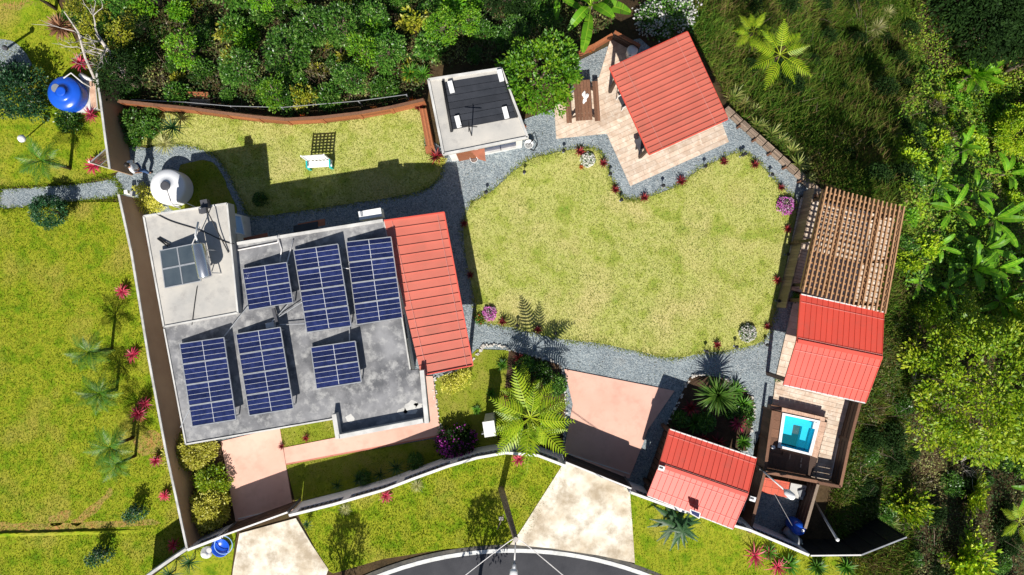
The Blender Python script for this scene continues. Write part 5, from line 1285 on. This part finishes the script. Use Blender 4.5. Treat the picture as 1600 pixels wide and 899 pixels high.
MK_S = [(1370, 680, 'beside the pool railing'), (1360, 780, 'beside the leaning pole'), (1410, 850, 'just beyond the black fence'), (1480, 730, 'under the broad lime tree'), (1570, 730, 'beside the flat spreading bush'), (1480, 850, 'around the largest feathery bush'), (1580, 850, 'far down the slope beyond the feathery bushes')]
MK_G = [(1150, 60, 'beside the bright tree fern'), (1260, 60, 'high on the grassy slope'), (1220, 180, 'beyond the agave row'), (1330, 250, 'above the pergola'), (1380, 130, 'low on the grassy slope'), (1390, 20, 'where the grassy slope meets the wood')]
MK_W = [(1410, 20, 'at the top of the grassy slope'), (1450, 80, 'just above the dense fan of leaves'), (1480, 20, 'behind the fan of leaves'), (1540, 80, 'above the yellowish tree'), (1540, 10, 'deep inside beyond the fan of leaves'), (1600, 40, 'deepest beyond the yellowish tree'), (1600, 100, 'beside the yellowish tree')]
def scatter(tpls, px, n, sc, label, group, mind=16, zup=0, marks=None):
    pts = []; tries = 0; q = scatter_px(px, n * 12)
    for x, y in q:
        if all((x - a) ** 2 + (y - b) ** 2 > mind ** 2 for a, b in pts): pts.append((x, y))
        if len(pts) >= n: break
    for i, (x, y) in enumerate(pts):
        k = random.choices(range(len(tpls)), [w for _, w, _ in tpls])[0]; tp, _, lb = tpls[k]; s = rr(*sc)
        tp.put(G(x, y) + Vector((0, 0, zup - .05)), None, (s * rr(.85, 1.15), s * rr(.85, 1.15), s * rr(.7, 1.25)), lb + (' ' + near(x, y, marks) if marks else ''), group)
THK = [(190, -30), (690, -30), (860, -30), (870, 40), (785, 85), (672, 110), (655, 138), (560, 158), (480, 166), (350, 160), (200, 148)]
scatter([(B1, 5, 'dark green leafy shrub'), (B2, 3, 'large-leaved green shrub'), (B3, 1.6, 'bright green shrub'),
         (B5, 4, 'brownish dry shrub'), (B4, 1.2, 'yellow-leaved sapling')], THK, 115, (.32, 1.0), '', 'shrubs in the thicket', 15, marks=MK_N)
TT1 = tree('thicket_tree', 'lf_thicket', 24, (.95, .9, .9), 60, 34, .27, .13, 1.3, limbs=5); TT2 = tree('thicket_tree', 'lf_bright', 25, (.7, .75, .8), 45, 30, .24, .12, 1.5, limbs=5); TT3 = tree('thicket_tree', 'lf_dark', 26, (1.1, 1.0, .8), 70, 36, .28, .12, 1.2, limbs=5)
scatter([(TT1, 3, 'small green tree'), (TT2, 1.3, 'small bright green tree'), (TT3, 1.1, 'small dark tree')], THK, 24, (.6, 1.2), '', 'small trees in the thicket', 34, marks=MK_N)
NEs = [(1425, -40), (1640, -40), (1640, 110), (1560, 112), (1470, 80), (1430, 50)]
D1 = tree('tree', 'lf_dark', 21, (1.5, 1.5, 1.5), 110, 34, .36, .19, 2.2); D2 = tree('tree', 'lf_dark', 22, (1.2, 1.3, 1.7), 90, 34, .36, .18, 2.4)
scatter([(D1, 1, 'dark tree of the shaded wood,'), (D2, 1, 'narrow dark tree of the shaded wood,')], NEs, 17, (.8, 1.25), '', 'trees of the shaded wood', 38, marks=MK_W)
scatter([(B6, 1, 'dark shrub')], [(1180, -20), (1420, -20), (1430, 280), (1330, 300), (1240, 200), (1130, 60)], 26, (.35, .75), '', 'shrubs on the grassy slope', 30, marks=MK_G)
EJ = [(1395, 180), (1430, 110), (1620, 110), (1620, 520), (1420, 500), (1405, 420), (1412, 320)]
scatter([(B7, 4, 'lime green shrub'), (B3, 4, 'bright green shrub'), (B1, 2.5, 'dark green shrub'), (B5, 1, 'dry brown shrub')], EJ, 92, (.4, .9), '', 'shrubs in the banana grove', 15, marks=MK_E)
SEp = [(1330, 650), (1400, 600), (1420, 700), (1620, 700), (1620, 930), (1430, 930), (1425, 840), (1340, 790)]
scatter([(B6, 3, 'dark shrub'), (B5, 2, 'dry brown shrub'), (B1, 1.6, 'green shrub')], SEp, 40, (.35, .75), '', 'shrubs beyond the pool', 26, marks=MK_S)

# loose undergrowth and slope grass: uncountable
def litter(name, px, n, mat, L, zr, label):
    q = scatter_px(px, n); x, y, z = Gn(q[:, 0], q[:, 1])
    hh = RNG.random(n) ** 1.6 * zr * (.5 + .5 * np.sin(x * 2.1) * np.sin(y * 1.7 + x)) + .03
    pos = np.stack([x, y, z + np.abs(hh)], 1); d = RNG.normal(0, 1, (n, 3)); d[:, 2] *= .5
    v, f = leaf_quads(pos, d, L * RNG.uniform(.5, 1.3, n), L * .5 * RNG.uniform(.6, 1.3, n))
    pn = .5 + .3 * np.sin(x * .9 + 1.5 * np.sin(y * .8)) * np.sin(y * 1.1 + .4 * x)
    o = link(name, np_mesh(name, v, f, np.clip(pn + RNG.normal(0, .25, n), 0, 1)), mat); tag(o, label, 'undergrowth', kind='stuff')
litter('undergrowth', [(95, -60), (120, 40), (158, 120), (176, 120), (176, -60)], 5000, 'litter', .13, .6, 'leafy undergrowth around the bare tree')
litter('undergrowth', [(176, -60), (960, -60), (960, 40), (900, 70), (790, 98), (675, 105), (658, 152), (480, 178), (300, 164), (180, 150)], 34000, 'litter', .13, .7, 'tangled leafy undergrowth of the thicket behind the timber fence')
litter('undergrowth', EJ + [(1400, 330)], 40000, 'litter_e', .17, .8, 'leafy undergrowth between the banana plants')
litter('undergrowth', [(1315, 770), (1340, 640), (1380, 500), (1620, 480), (1620, 940), (1420, 940), (1420, 850), (1320, 860)], 26000, 'litter', .12, .4, 'dry leafy undergrowth on the slope beyond the pool')
litter('undergrowth', [(1380, -60), (1660, -60), (1660, 140), (1430, 140)], 12000, 'litter_e', .15, .5, 'undergrowth of the shaded wood')
tag(blades('slope_grass', [(1068, -40), (1430, -40), (1440, 150), (1410, 330), (1285, 285), (1150, 178), (1075, 45)], 70000, 'grass_slope', .36, .02, None, 1.6), 'long dull grass on the steep slope below the garden shelter', 'grass')
tag(blades('slope_grass', [(1335, 640), (1400, 330), (1440, 330), (1420, 700), (1430, 930), (1330, 900), (1290, 800)], 20000, 'grass_slope', .3, .02, None, 1.4), 'dull grass on the slope beside the pool railing', 'grass')

# ---- individual trees
T1 = tree('leafy_tree', 'lf_bright', 31, (1.75, 1.6, 1.3), 140, 46, .33, .16, 1.3)
T1.put(W(843, 138), .4, 1, 'round leafy green tree overhanging the outbuilding roof')
T2 = tree('leafy_tree', 'lf_lime', 32, (3.0, 3.3, 2.0), 300, 62, .36, .16, 1.8)
p = G(1472, 592); T2.put(p, 1.0, 1.12, 'broad bright lime-green tree beyond the pool shelter')
T3 = tree('leafy_tree', 'lf_lime', 33, (1.9, 1.8, 1.5), 130, 56, .34, .16, 1.4)
T3.put(G(1585, 520), None, 1.1, 'smaller lime-green tree behind the broad lime tree'); T3.put(G(1590, 645), None, 1.1, 'lime-green tree at the edge of the broad lime tree, above bare twigs')
T3.put(G(1565, 215), None, .75, 'yellowish-green tree among the banana plants')
# open feathery bushes
def feathery(seed, R):
    t = thing('feathery_bush', 'x', 'bush', (0, 0, 0)); rng = np.random.default_rng(seed); P = []; D = []; tw = MB()
    for i in range(95):
        az = rng.uniform(0, 2 * PI); e = rng.uniform(.25, 1.4); l = R * rng.uniform(.7, 1.15); d = np.array([math.cos(az) * math.cos(e), math.sin(az) * math.cos(e), math.sin(e)])
        tip = d * l + [0, 0, .2]; tw.tube([(0, 0, 0), tuple(tip * .55 + [0, 0, .12]), tuple(tip)], [.016, .01, .004], 4, False)
        for s in np.linspace(.35, 1.0, 13): P.append(tip * s + [0, 0, .12 * (1 - abs(2 * s - 1.1))]); D.append(d + rng.normal(0, .55, 3))
        P.append(tip); D.append(d)
    tw.build('twigs', 'bark', t); v, f = leaf_quads(np.array(P), np.array(D), R * .17 * rng.uniform(.7, 1.3, len(P)), R * .075)
    link('foliage', np_mesh('foliage', v, f, rng.random(len(P))), 'lf_lime', t); return Tpl(t)
FB = feathery(41, 1.25)
FB.put(G(1405, 785), None, .95, 'feathery light green bush with bare twig tips beyond the black fence'); FB.put(G(1512, 768), None, (.95, .5, .7), 'flat spreading light green bush beside the fern fronds on the slope')
FB.put(G(1492, 862), None, 1.25, 'largest feathery bush on the slope below the black fence')
for x, y, s, lb in ((1340, 805, .45, 'small pale spiky bush on top of the black fence'), ): pass

# bare tree
bt = thing('bare_tree', 'leafless pale tree with twisting branches behind the blue tank', 'tree', W(196, 122))
b0 = W(200, 124); tip = W(128, 20, 2.6)
def branch(mb, p, d, L, r, depth, rd):
    pts = [p]; q = p.copy(); dd = d.normalized()
    for k in range(4):
        dd = (dd + Vector((rd.uniform(-.35, .35), rd.uniform(-.35, .35), rd.uniform(-.2, .25)))).normalized(); q = q + dd * L / 4; pts.append(q.copy())
    mb.tube(pts, [r * (1 - .18 * k) for k in range(5)], 5)
    if depth:
        for k in range(rd.choice((2, 3, 3))): i = rd.randint(1, 4); branch(mb, pts[i], dd + Vector((rd.uniform(-1, 1), rd.uniform(-1, 1), rd.uniform(-.3, .5))), L * rd.uniform(.5, .75), r * .5, depth - 1, rd)
rd = random.Random(5); mb = MB(); mb.tube([b0, b0.lerp(tip, .35), b0.lerp(tip, .7)], [.11, .09, .06], 8); mb.build('trunk', 'bark_pale', bt, smooth=True)
for k in range(7):
    mb = MB(); f = .2 + .08 * k; a = rd.uniform(0, 2 * PI); branch(mb, b0.lerp(tip, f), Vector((math.cos(a), math.sin(a), .35)) + (tip - b0).normalized() * .5, rd.uniform(.9, 1.5), .045, 2, rd); mb.build('branch', 'bark_pale', bt)
mb = MB(); mb.tube([W(150, 128, .3), W(133, 90, 1.6), W(122, 50, 2.4), W(100, 18, 3.0)], [.06, .05, .04, .02], 6); t = thing('dead_sapling', 'thin pale leaning dead sapling beside the blue tank', 'sapling', W(150, 128, .3)); mb.build('trunk', 'bark_pale', t)
B8 = bush('shrub', 'shrub', 'lf_yellow', 8, (.6, .6, .4), 30, 18, .25, .12)
for x, y, s in ((140, 38, .8), (188, 55, .9), (150, 75, .7), (120, 75, .6), (165, 108, .55), (205, 30, .7), (125, 12, .8), (165, 15, .9), (178, 85, .7)):
    B8.put(W(x, y, .7), None, s, 'loose yellow-green sprays of leaves on the bare tree', 'sprays under the bare tree')

# ---- ferns, palms, bananas
FR1 = frond_mesh('fern_frond', 1.95, 16, .40, .082, .6, .28, .12, 1, .2, .95, .022, 4, .35); FR2 = frond_mesh('fern_frond', 1.75, 15, .40, .08, .9, .30, .12, 2, .28, .95, .022, 4, .35)
TF = fronded('tree_fern', 'tree fern', 'lf_fern', [FR1, FR2], 17, 2.5, .10, (-.35, .75), 'fibre', 3)
TF.put(W(826, 634), .35, 1.15, 'large bright tree fern with arching fronds inside the street wall')
TF2 = fronded('tree_fern', 'tree fern', 'lf_fern_y', [FR1, FR2], 9, 1.5, .08, (-.1, .6), 'fibre', 4)
TF2.put(W(812, 648), 1.9, .8, 'lower yellowish tree fern under the large tree fern')
TF2.put(W(822, 612), .2, .75, 'second low yellow-green fern on the far side of the large tree fern')
TF3 = fronded('tree_fern', 'tree fern', 'lf_fern', [FR2, FR1], 9, 2.2, .1, (-.05, .55), 'fibre', 6)
TF3.put(G(1162, 66), .3, .6, 'smaller bright tree fern just above its larger neighbour on the slope'); g_ = G(1193, 108); TF3.put(g_, .8, .95, 'bright tree fern on the slope beside the garden shelter')
TF4 = fronded('palm', 'palm', 'lf_fern_y', [FR1], 8, 1.6, .09, (.1, .6), 'fibre', 8)
TF4.put(G(88, 14), .5, .85, 'yellow-green palm above the brown spiky plant')
PF1 = frond_mesh('palm_frond', 1.15, 16, .42, .028, .95, .35, .8, 11, .35, .7, .02); PF2 = frond_mesh('palm_frond', 1.0, 15, .38, .028, 1.2, .4, .8, 12, .4, .7, .02)
PM = fronded('palm', 'palm', 'lf_palm', [PF1, PF2], 13, 1.75, .07, (-.2, 1.0), 'fibre', 9)
PMd = fronded('palm', 'palm', 'lf_palm_dark', [PF1, PF2], 17, 1.3, .07, (-.3, 1.0), 'fibre', 10)
PM.put(W(175, 545), .2, .95, 'slim palm in the field throwing a long shadow near the brown wall'); PM.put(W(208, 684), 1.3, 1.0, 'slim palm beside the patch of orange bare earth')
PM.put(W(212, 712), 2.1, .85, 'young palm at the foot of the orange bare earth'); PM.put(W(110, 263), 2.6, 1.05, 'broad green palm beside the gravel path in the field')
PMd.put(W(183, 608), .7, .95, 'bushy dark palm in the field between two slim palms')
NP = fronded('norfolk_pine', 'pine tree', 'lf_palm_dark', [frond_mesh('pine_branch', 1.05, 26, .17, .05, .25, .05, .5, 15, .1, .5, .03)], 8, 1.9, .06, (-.1, .15), 'bark', 12, part='branch')
NPr = NP.put(W(1047, 803), .3, 1.0, 'dark star-shaped young pine tree on the verge before the carport')
for tier, (zz, sc_) in enumerate(((1.35, 1.15), (.85, 1.2), (2.3, .6))):
    me = [c for c in NPr.children if c.name.startswith('branch')][0].data
    for i in range(7): o = link('branch', me, 'lf_palm_dark', NPr); o.location = (0, 0, zz); o.scale = (sc_,) * 3; o.rotation_euler = (0, .05, 2 * PI * i / 7 + tier * .45)
BL = [banana_leaf('banana_leaf', 2.4, .27, .7, 1), banana_leaf('banana_leaf', 2.0, .25, 1.1, 2), banana_leaf('banana_leaf', 2.6, .24, .5, 3)]
BN = fronded('banana_plant', 'banana plant', 'lf_banana', BL, 9, 1.2, .11, (.0, 1.1), 'bark', 13, part='leaf')
BN2 = fronded('banana_plant', 'banana plant', 'lf_banana', BL, 6, .9, .09, (-.1, .95), 'bark', 14, part='leaf')
BN3 = fronded('banana_plant', 'banana plant', 'lf_banana', [banana_leaf('banana_leaf', 1.5, .16, .5, 5), banana_leaf('banana_leaf', 1.3, .17, .7, 6)], 22, .9, .14, (.1, 1.35), 'bark', 17, part='leaf')
BN3.put(G(1500, 128), 0, 1.15, 'dense fan of broad upright leaves at the foot of the grassy slope')
BN.put(G(918, 26), 1.1, 1.0, 'banana plant with glossy leaves beside the hillside steps')
BN2.put(G(868, 5), .4, .7, 'smaller banana plant between the leafy tree and the hillside steps')
for i, (x, y, s) in enumerate(((1475, 330, .8), (1530, 345, .95), (1580, 395, .9), (1500, 420, .85), (1560, 275, .9), (1490, 235, .7), (1455, 290, .6), (1545, 470, .8), (1590, 180, .8), (1520, 390, .8), (1455, 385, .55), (1592, 320, .8), (1430, 440, .5), (1560, 230, .7), (1510, 300, .75), (1585, 440, .8), (1470, 450, .65), (1540, 420, .7))):
    (BN if i % 2 else BN2).put(G(x, y), None, s * .8, 'banana plant ' + near(x, y, MK_E), 'banana plants in the grove')
for x, y, s, lb in ((1560, 800, .9, 'dark palm-like fern on the slope beside the flat bush'),): TF3.put(G(x, y), None, s * .7, lb)
BN2.put(G(1595, 755), None, .6, 'banana plant at the end of the slope beyond the flat bush')

# spiky rosettes
CY = rosette('cycad', 'cycad', 'lf_cycad', 61, 190, 1.02, .066, .95, up=(-.3, 1.45), curl=.3)
CY.put(W(1111, 612), 0, 1, 'big round spiky green plant in the stone-edged bed')
BR = rosette('bromeliad', 'bromeliad', 'lf_bromel', 62, 120, .7, .10, .2, up=(-.1, 1.4), curl=.5); BR.put(W(100, 46), 0, .95, 'brown spiky bromeliad clump beside the shaded grass')
PK = rosette('cordyline', 'shrub', 'lf_pink', 63, 34, .50, .085, .3, up=(0, 1.3), curl=.9)
for x, y, s, lb in ((132, 106, 1.2, 'pink cordyline above the blue water tank'), (150, 183, 1.05, 'pink cordyline between the blue tank and the brown wall'), (154, 262, 1.25, 'pink cordyline at the foot of the open garden gate'),
                    (226, 383, 1.0, 'pink cordyline against the house wall below the pale upper roof'), (238, 460, 1.0, 'pink cordyline beside the house wall, middle of the upper roof'), (196, 454, 1.0, 'pink cordyline in the field above the first palm shadow'),
                    (213, 555, 1.0, 'pink cordyline in the field beside the slim palm\'s shadow'), (232, 628, .9, 'pink cordyline touching the brown wall in the field'), (222, 641, 1.0, 'pink cordyline beside its twin near the brown wall'),
                    (247, 717, .9, 'pink cordyline beside the orange bare earth'), (262, 770, .75, 'faded pink cordyline in the field below the bare earth'), (273, 845, .85, 'pink cordyline in the corner of the field by the street wall'),
                    (602, 772, 1.0, 'pink cordyline on the verge against the street wall'), (812, 716, 1.0, 'pink cordyline on the verge under the tree fern'), (1150, 661, 1.1, 'pink cordyline in the stone-edged bed'), (296, 735, .7, 'pink cordyline between the yellow hedges')):
    PK.put(W(x, y, .02), None, (s * .85 * rr(.85, 1.1), s * .85 * rr(.85, 1.1), s * rr(.6, 1.1)), lb, tilt=(rr(-.3, .3), rr(-.3, .3)))
RD = rosette('cordyline', 'shrub', 'lf_red', 64, 26, .32, .06, .1, up=(0, 1.4), curl=.7)
for x, y, s in ((961, 297, .8), (1006, 309, .85), (1063, 284, .95), (1130, 254, .8), (1178, 258, .85), (1219, 294, .7), (1229, 358, .8), (1213, 438, .8), (1197, 510, .7), (1119, 539, .8), (785, 503, .8), (840, 515, .8), (906, 238, .9), (942, 256, .8), (725, 350, .7), (735, 430, .7)):
    RD.put(W(x, y, .02), None, s, 'small dark red rosette plant at the edge of the big lawn', 'red plants round the big lawn')
for x, y, s, lb in ((1077, 637, 1.5, 'dark red clump in the bed beside the big spiky plant'), (1120, 690, 1.4, 'dark red clump in the bed behind the carport roof'), (1095, 684, 1.2, 'dark red clump in the bed at the carport eave'), (683, 246, 1.3, 'bright red plant at the outbuilding corner'), (812, 560, 1.1, 'dark red plant in the fern bed near the gravel'), (860, 640, 1.0, 'dark red plant in the fern bed near the wide driveway'), (798, 620, 1.2, 'reddish plant under the tree fern'),
                    (441, 697, .6, 'red plant at the corner of the enclosed grass patch'), (479, 684, .7, 'red plant in the middle of the enclosed grass patch'), (655, 168, .9, 'red plant at the end of the long timber fence')): RD.put(W(x, y, .03), None, s, lb)
PK2 = rosette('cordyline', 'shrub', 'lf_pink', 66, 24, .5, .05, .1, up=(.1, 1.2), curl=.6)
for x, y, s, lb in ((1177, 866, 1.3, 'spindly pink-red plant on the verge beside the carport'), (1213, 884, 1.2, 'spindly pink-red plant on the verge in front of the blue barrel'), (1200, 862, .8, 'small spindly pink-red plant between two larger ones on the verge')): PK2.put(W(x, y, .02), None, s, lb)
OR = rosette('croton', 'shrub', 'lf_orange', 65, 24, .3, .07, .1, up=(0, 1.4), curl=.6)
for x, y, s, lb in ((475, 184, .8, 'orange plant against the bend of the long timber fence'), (349, 180, .6, 'pink-orange plant against the long timber fence'), (585, 170, .6, 'small pink plant along the timber fence beyond the bend'), (645, 160, .9, 'orange plant near the end of the timber fence'), (920, 78, .9, 'yellow-orange plant on the short terrace fence'), (818, 200, .6, 'orange plant at the foot of the leafy tree'), (908, 262, .5, 'orange flowers below the white blossoms on the lawn edge'), (540, 180, .5, 'small orange plant beside the timber fence')): OR.put(W(x, y, .02), None, s, lb)
AG = rosette('agave', 'agave', 'lf_agave', 67, 34, .6, .07, .05, up=(.1, 1.3), curl=.3)
for i in range(13):
    f = i / 12; g_ = G(1140 + 125 * f + rr(-6, 6), 158 + 126 * f - rr(2, 18)); AG.put(g_, None, rr(.7, 1.1), 'variegated spiky agave in the row beyond the timber retaining edge', 'agaves along the retaining edge')
AG.put(G(1388, 818), None, .95, 'yellowish spiky rosette growing above the black fence')
PG = rosette('ornamental_grass', 'grass clump', 'lf_pale', 68, 90, .7, .03, .05, up=(.0, 1.4), curl=.9); PG.put(W(259, 226), 0, .85, 'pale straw-coloured ornamental grass clump beside the gravel path'); PG.put(G(1368, 45), 0, 1.0, 'pale green grass clump low on the grassy slope beside the dark wood'); PG.put(G(1385, 22), 0, .8, 'pale grass clump at the top corner of the grassy slope'); PG.put(W(652, 758), 0, .55, 'pale grass clump on the verge at the street wall'); PG.put(W(540, 795), 0, .5, 'pale straw grass clump on the verge near the narrow apron')
DG = rosette('yucca', 'yucca', 'lf_palm_dark', 69, 40, .7, .05, .6, up=(.0, 1.45), curl=.5); DG.put(W(281, 205), 0, 1, 'dark yucca beside the ornamental grass clump'); DG.put(W(305, 872), 0, .8, 'dark spiky plant on the verge beside the cream jar'); DG.put(W(275, 890), 0, .9, 'dark spiky plant on the verge beside the thin grey wall')
for x, y, s, lb in ((564, 745, .6, 'small yucca in the shaded strip inside the street wall'), (596, 738, .6, 'yucca beside another in the shaded strip inside the street wall'), (622, 727, .7, 'yucca next to the rounded bush in the shaded strip'), (530, 755, .5, 'smallest yucca in the shaded strip near the narrow driveway'), (483, 816, .45, 'dark spiky tuft at the corner of the narrow apron')): DG.put(W(x, y, .02), None, s, lb)
LF = rosette('bromeliad', 'bromeliad', 'lf_palm', 70, 36, .55, .09, .05, up=(.1, 1.3), curl=.7)
for x, y, s, lb in ((1148, 610, 1.0, 'green broad-leaved plant in the bed beside the big spiky plant'), (1160, 632, 1.1, 'green strap-leaved plant at the rounded end of the stone-edged bed'), (1085, 660, 1.2, 'green broad-leaved plant between the carport roof and red clump'), (1160, 690, .9, 'yellow-green plant in the bed next to the carport eave'), (785, 570, .7, 'green plant on the grass edge of the fern bed'), (768, 615, .6, 'single green plant on the grass beside the meter pillar'),
                    (745, 640, .5, 'small leafy plant in the grass near the pink footpath'), (1200, 862, .9, 'green strap plant on the verge behind pink-red plants'), (1230, 880, 1.1, 'broad green plant in front of the street wall corner'), (1275, 885, 1.0, 'broad green plant outside the black fence'), (1320, 885, 1.0, 'green plant with pale tips outside the black fence'), (1242, 465, .6, 'yellow-green plant at the corner of the pergola screen'), (1214, 594, .35, 'small green potted plant on the pool terrace')): LF.put(W(x, y, .03), None, s, lb)

# ---- garden bushes
HV = bush('hedge', 'hedge', 'lf_varieg', 81, (.95, .85, .8), 210, 34, .17, .11, .55, shell=.82)
HV.put(W(306, 700), .3, (1.2, .95, 1), 'yellow variegated hedge bush at the corner of the flat roof'); HV.put(W(332, 790), 1.0, (1.05, 1.0, .95), 'yellow variegated hedge bush nearest the narrow gate')
HG = bush('hedge', 'hedge', 'lf_lime', 82, (.8, .8, .7), 70, 30, .26, .12); HG.put(W(338, 748), .3, .95, 'greener hedge bush between the two yellow variegated ones')
RB = bush('round_bush', 'bush', 'lf_round', 83, (.72, .72, .62), 150, 26, .13, .09, .5, .55, -.5, shell=.85); RB.put(W(95, 334), 0, 1.0, 'clipped round dark bush beside the gravel path in the field')
BB = bush('bush', 'bush', 'lf_round', 84, (1.35, 1.25, 1.2), 150, 40, .3, .12, .5, .2); BB.put(W(48, 152), 0, 1, 'large dark rounded bush beside the blue water tank')
BG = bush('bougainvillea', 'bush', 'lf_dark', 85, (.85, .75, .7), 80, 26, .24, .12, .5, 0, -.15, 'fl_purple', 60); BG.put(W(714, 688), 0, 1, 'dark bougainvillea with purple flowers inside the street wall')
WF = bush('flowering_shrub', 'shrub', 'lf_thicket', 86, (1.3, .9, .7), 90, 24, .3, .13, .5, 0, -.15, 'fl_white', 80); WF.put(G(1037, 28), .3, 1.05, 'shrub dotted with white flowers beside the hillside steps')
GB = bush('bush', 'bush', 'lf_thicket', 87, (.55, .5, .45), 40, 24, .2, .13)
for x, y, s, lb in ((216, 192, 1.1, 'green bush in the corner between brown wall and timber fence'), (240, 200, .9, 'bush beside the ornamental grass clump'), (212, 218, .7, 'bush at the foot of the brown wall near the garden gate'), (240, 178, .7, 'low bush along the start of the timber fence'), (650, 720, .65, 'rounded bush at the street wall in the shaded strip'), (570, 744, .6, 'leafy bush in the shaded strip with yucca beside it'), (226, 765, .01, ''), (112, 192, .9, 'dark bush in the grass below the blue tank plinth'), (866, 600, .9, 'leafy bush in the fern bed beside the wide driveway'), (845, 580, .8, 'leafy bush in the fern bed near the gravel bend'), (820, 570, .75, 'leafy bush at the top of the fern bed'), (1160, 648, .8, 'dark leafy bush in the stone-edged bed'), (1100, 660, .8, 'leafy bush in the bed behind the carport'), (1140, 640, .7, 'leafy bush beside the pink cordyline in the bed'), (860, 665, .9, 'leafy bush under the tree fern beside the driveway'), (795, 668, .8, 'leafy bush under the tree fern beside the pillar'), (408, 312, .55, 'dark round bush on the shaded lawn edge near the gravel'), (1062, 655, .7, 'leafy bush at the narrow end of the stone-edged bed')):
    if s > .05: GB.put(W(x, y, .02), None, s, lb)
GV = bush('bush', 'bush', 'lf_varieg', 88, (.5, .45, .4), 36, 20, .18, .1)
for x, y, s, lb in ((232, 318, 1.0, 'variegated bush between brown wall and white tank'), (250, 322, .8, 'variegated bush at the foot of the white tank'), (225, 300, .7, 'variegated bush beside the gravel path end'), (233, 415, .5, 'low variegated bush between house and brown wall'), (705, 600, .9, 'yellow-green bush at the porch roof corner'), (725, 588, .8, 'variegated bush under the edge of the red porch roof'), (1050, 690, .5, 'yellowish bush under the carport edge'), (690, 252, .5, 'yellow-red bush at the outbuilding step')): GV.put(W(x, y, .02), None, s, lb)
TY = bush('conifer', 'conifer', 'lf_round', 89, (.3, .3, .6), 50, 20, .14, .08, .5, .2, -.8); TY.put(W(222, 797), 0, 1.15, 'narrow bluish conifer in the field beside the worn line'); TY.put(W(168, 862), 0, 1.25, 'narrow dark conifer in the field below the ditch lip')
FM = flowers('flower_clump', 'flowers', 'lf_thicket', 'fl_magenta', 91, .38, 150, .065); FM.put(W(1226, 322, .02), 0, 1, 'magenta and white flower clump on the lawn edge near the pergola'); FM.put(W(765, 490, .02), 0, .8, 'mixed pink flower clump at the lawn corner near the porch')
FW = flowers('flower_clump', 'flowers', 'lf_thicket', 'fl_white', 92, .35, 140, .065); FW.put(W(1167, 520, .02), 0, 1, 'white flower clump on the lawn edge opposite the stone-edged bed'); FW.put(W(918, 250, .02), 0, .85, 'white flower clump on the lawn edge below the terrace')
OFl = flowers('flower_clump', 'flowers', 'lf_thicket', 'lf_orange', 93, .25, 30); OFl.put(W(750, 498, .02), 0, .9, 'orange flower clump at the lawn corner beside pink flowers')

# plants picked out of the thicket
for x, y, s, tp, lb in ((362, 58, 1.0, B4, 'yellow sapling standing alone in the thicket above the board frames'), (368, 97, .9, B4, 'yellow sapling just below another in the thicket'), (482, 158, 1.0, B4, 'yellow sapling rising behind the orange plant at the fence bend'), (650, 42, 1.3, B4, 'yellow sapling deep in the thicket beyond the outbuilding'), (538, 12, .8, B4, 'yellow sapling at the far edge of the thicket'), (470, 150, .7, B4, 'small yellow sapling touching the thicket side of the fence bend'),
                       (595, 62, 1.15, B3, 'large bright shrub deep in the thicket above the fence'), (710, 22, 1.15, B3, 'large bright shrub at the thicket edge beyond the outbuilding'), (620, 80, .8, B3, 'bright shrub beside the large bright one in the thicket'), (290, 25, .8, B3, 'bright leafy shrub in the thicket near the bare tree')):
    tp.put(G(x, y) + Vector((0, 0, .35)), None, s, lb)
LF.put(G(643, 118) + Vector((0, 0, .2)), None, 1.0, 'glossy broad-leaved plant in the thicket behind the outbuilding corner'); LF.put(G(662, 120) + Vector((0, 0, .2)), None, .9, 'second glossy broad-leaved plant at the outbuilding corner')
def sticks(name, px, n, label):
    q = scatter_px(px, n); x, y, z = Gn(q[:, 0], q[:, 1]); mb = MB()
    for i in range(n):
        p = Vector((x[i], y[i], z[i] + .1)); a = rr(0, 2 * PI); l = rr(.4, 1.3); e = rr(.1, 1.0); d = Vector((math.cos(a) * math.cos(e), math.sin(a) * math.cos(e), math.sin(e))) * l
        mb.tube([p, p + d * .5 + Vector((rr(-.1, .1), rr(-.1, .1), .05)), p + d], [.010, .008, .004], 4, False)
    tag(mb.build(name, 'bark'), label, 'twigs', kind='stuff')
sticks('dead_twigs', THK, 260, 'pale dead stems sticking out of the thicket'); sticks('dead_twigs', SEp, 110, 'pale dead stems on the slope beyond the pool'); sticks('dead_twigs', EJ, 120, 'pale dead stems in the banana grove'); sticks('dead_twigs', [(1100, 20), (1400, 0), (1400, 280), (1280, 270)], 45, 'dry stalks in the long grass of the slope')
for x, y, lb in ((1428, 575, 'bare grey twiggy bush under the lime tree edge beside the red shelter'), (1436, 622, 'bare grey twiggy bush between the lime tree and pool railing'), (1500, 722, 'bare grey twiggy bush below the lime tree')):
    p = G(x, y); t = thing('dry_bush', lb, 'bush', p); rd = random.Random(x)
    for k in range(5):
        mb = MB(); a = rd.uniform(0, 2 * PI); branch(mb, p + Vector((0, 0, .05)), Vector((math.cos(a), math.sin(a), .9)), 1.0, .025, 2, rd); mb.build('stem', 'bark_pale', t)

for x, y, s in ((118, 30, .6), (150, 5, .8), (175, 40, .7), (172, 110, .5), (186, 130, .6)):
    B1.put(G(x, y), None, s, 'dark green shrub around the foot of the bare tree', 'shrubs in the thicket')

# trees across the road; they stand outside the view and shade the verge
BW = tree('roadside_tree', 'lf_thicket', 95, (1.5, 1.3, 1.2), 60, 26, .36, .2, 2.4)
for x, y, s, lb in ((530, 975, .7, 'leafy roadside tree across from the narrow apron'), (745, 970, .8, 'leafy roadside tree across from the verge')):
    BW.put(W(x, y - 15), None, (s * .85, s * .85, s * 1.65), lb)
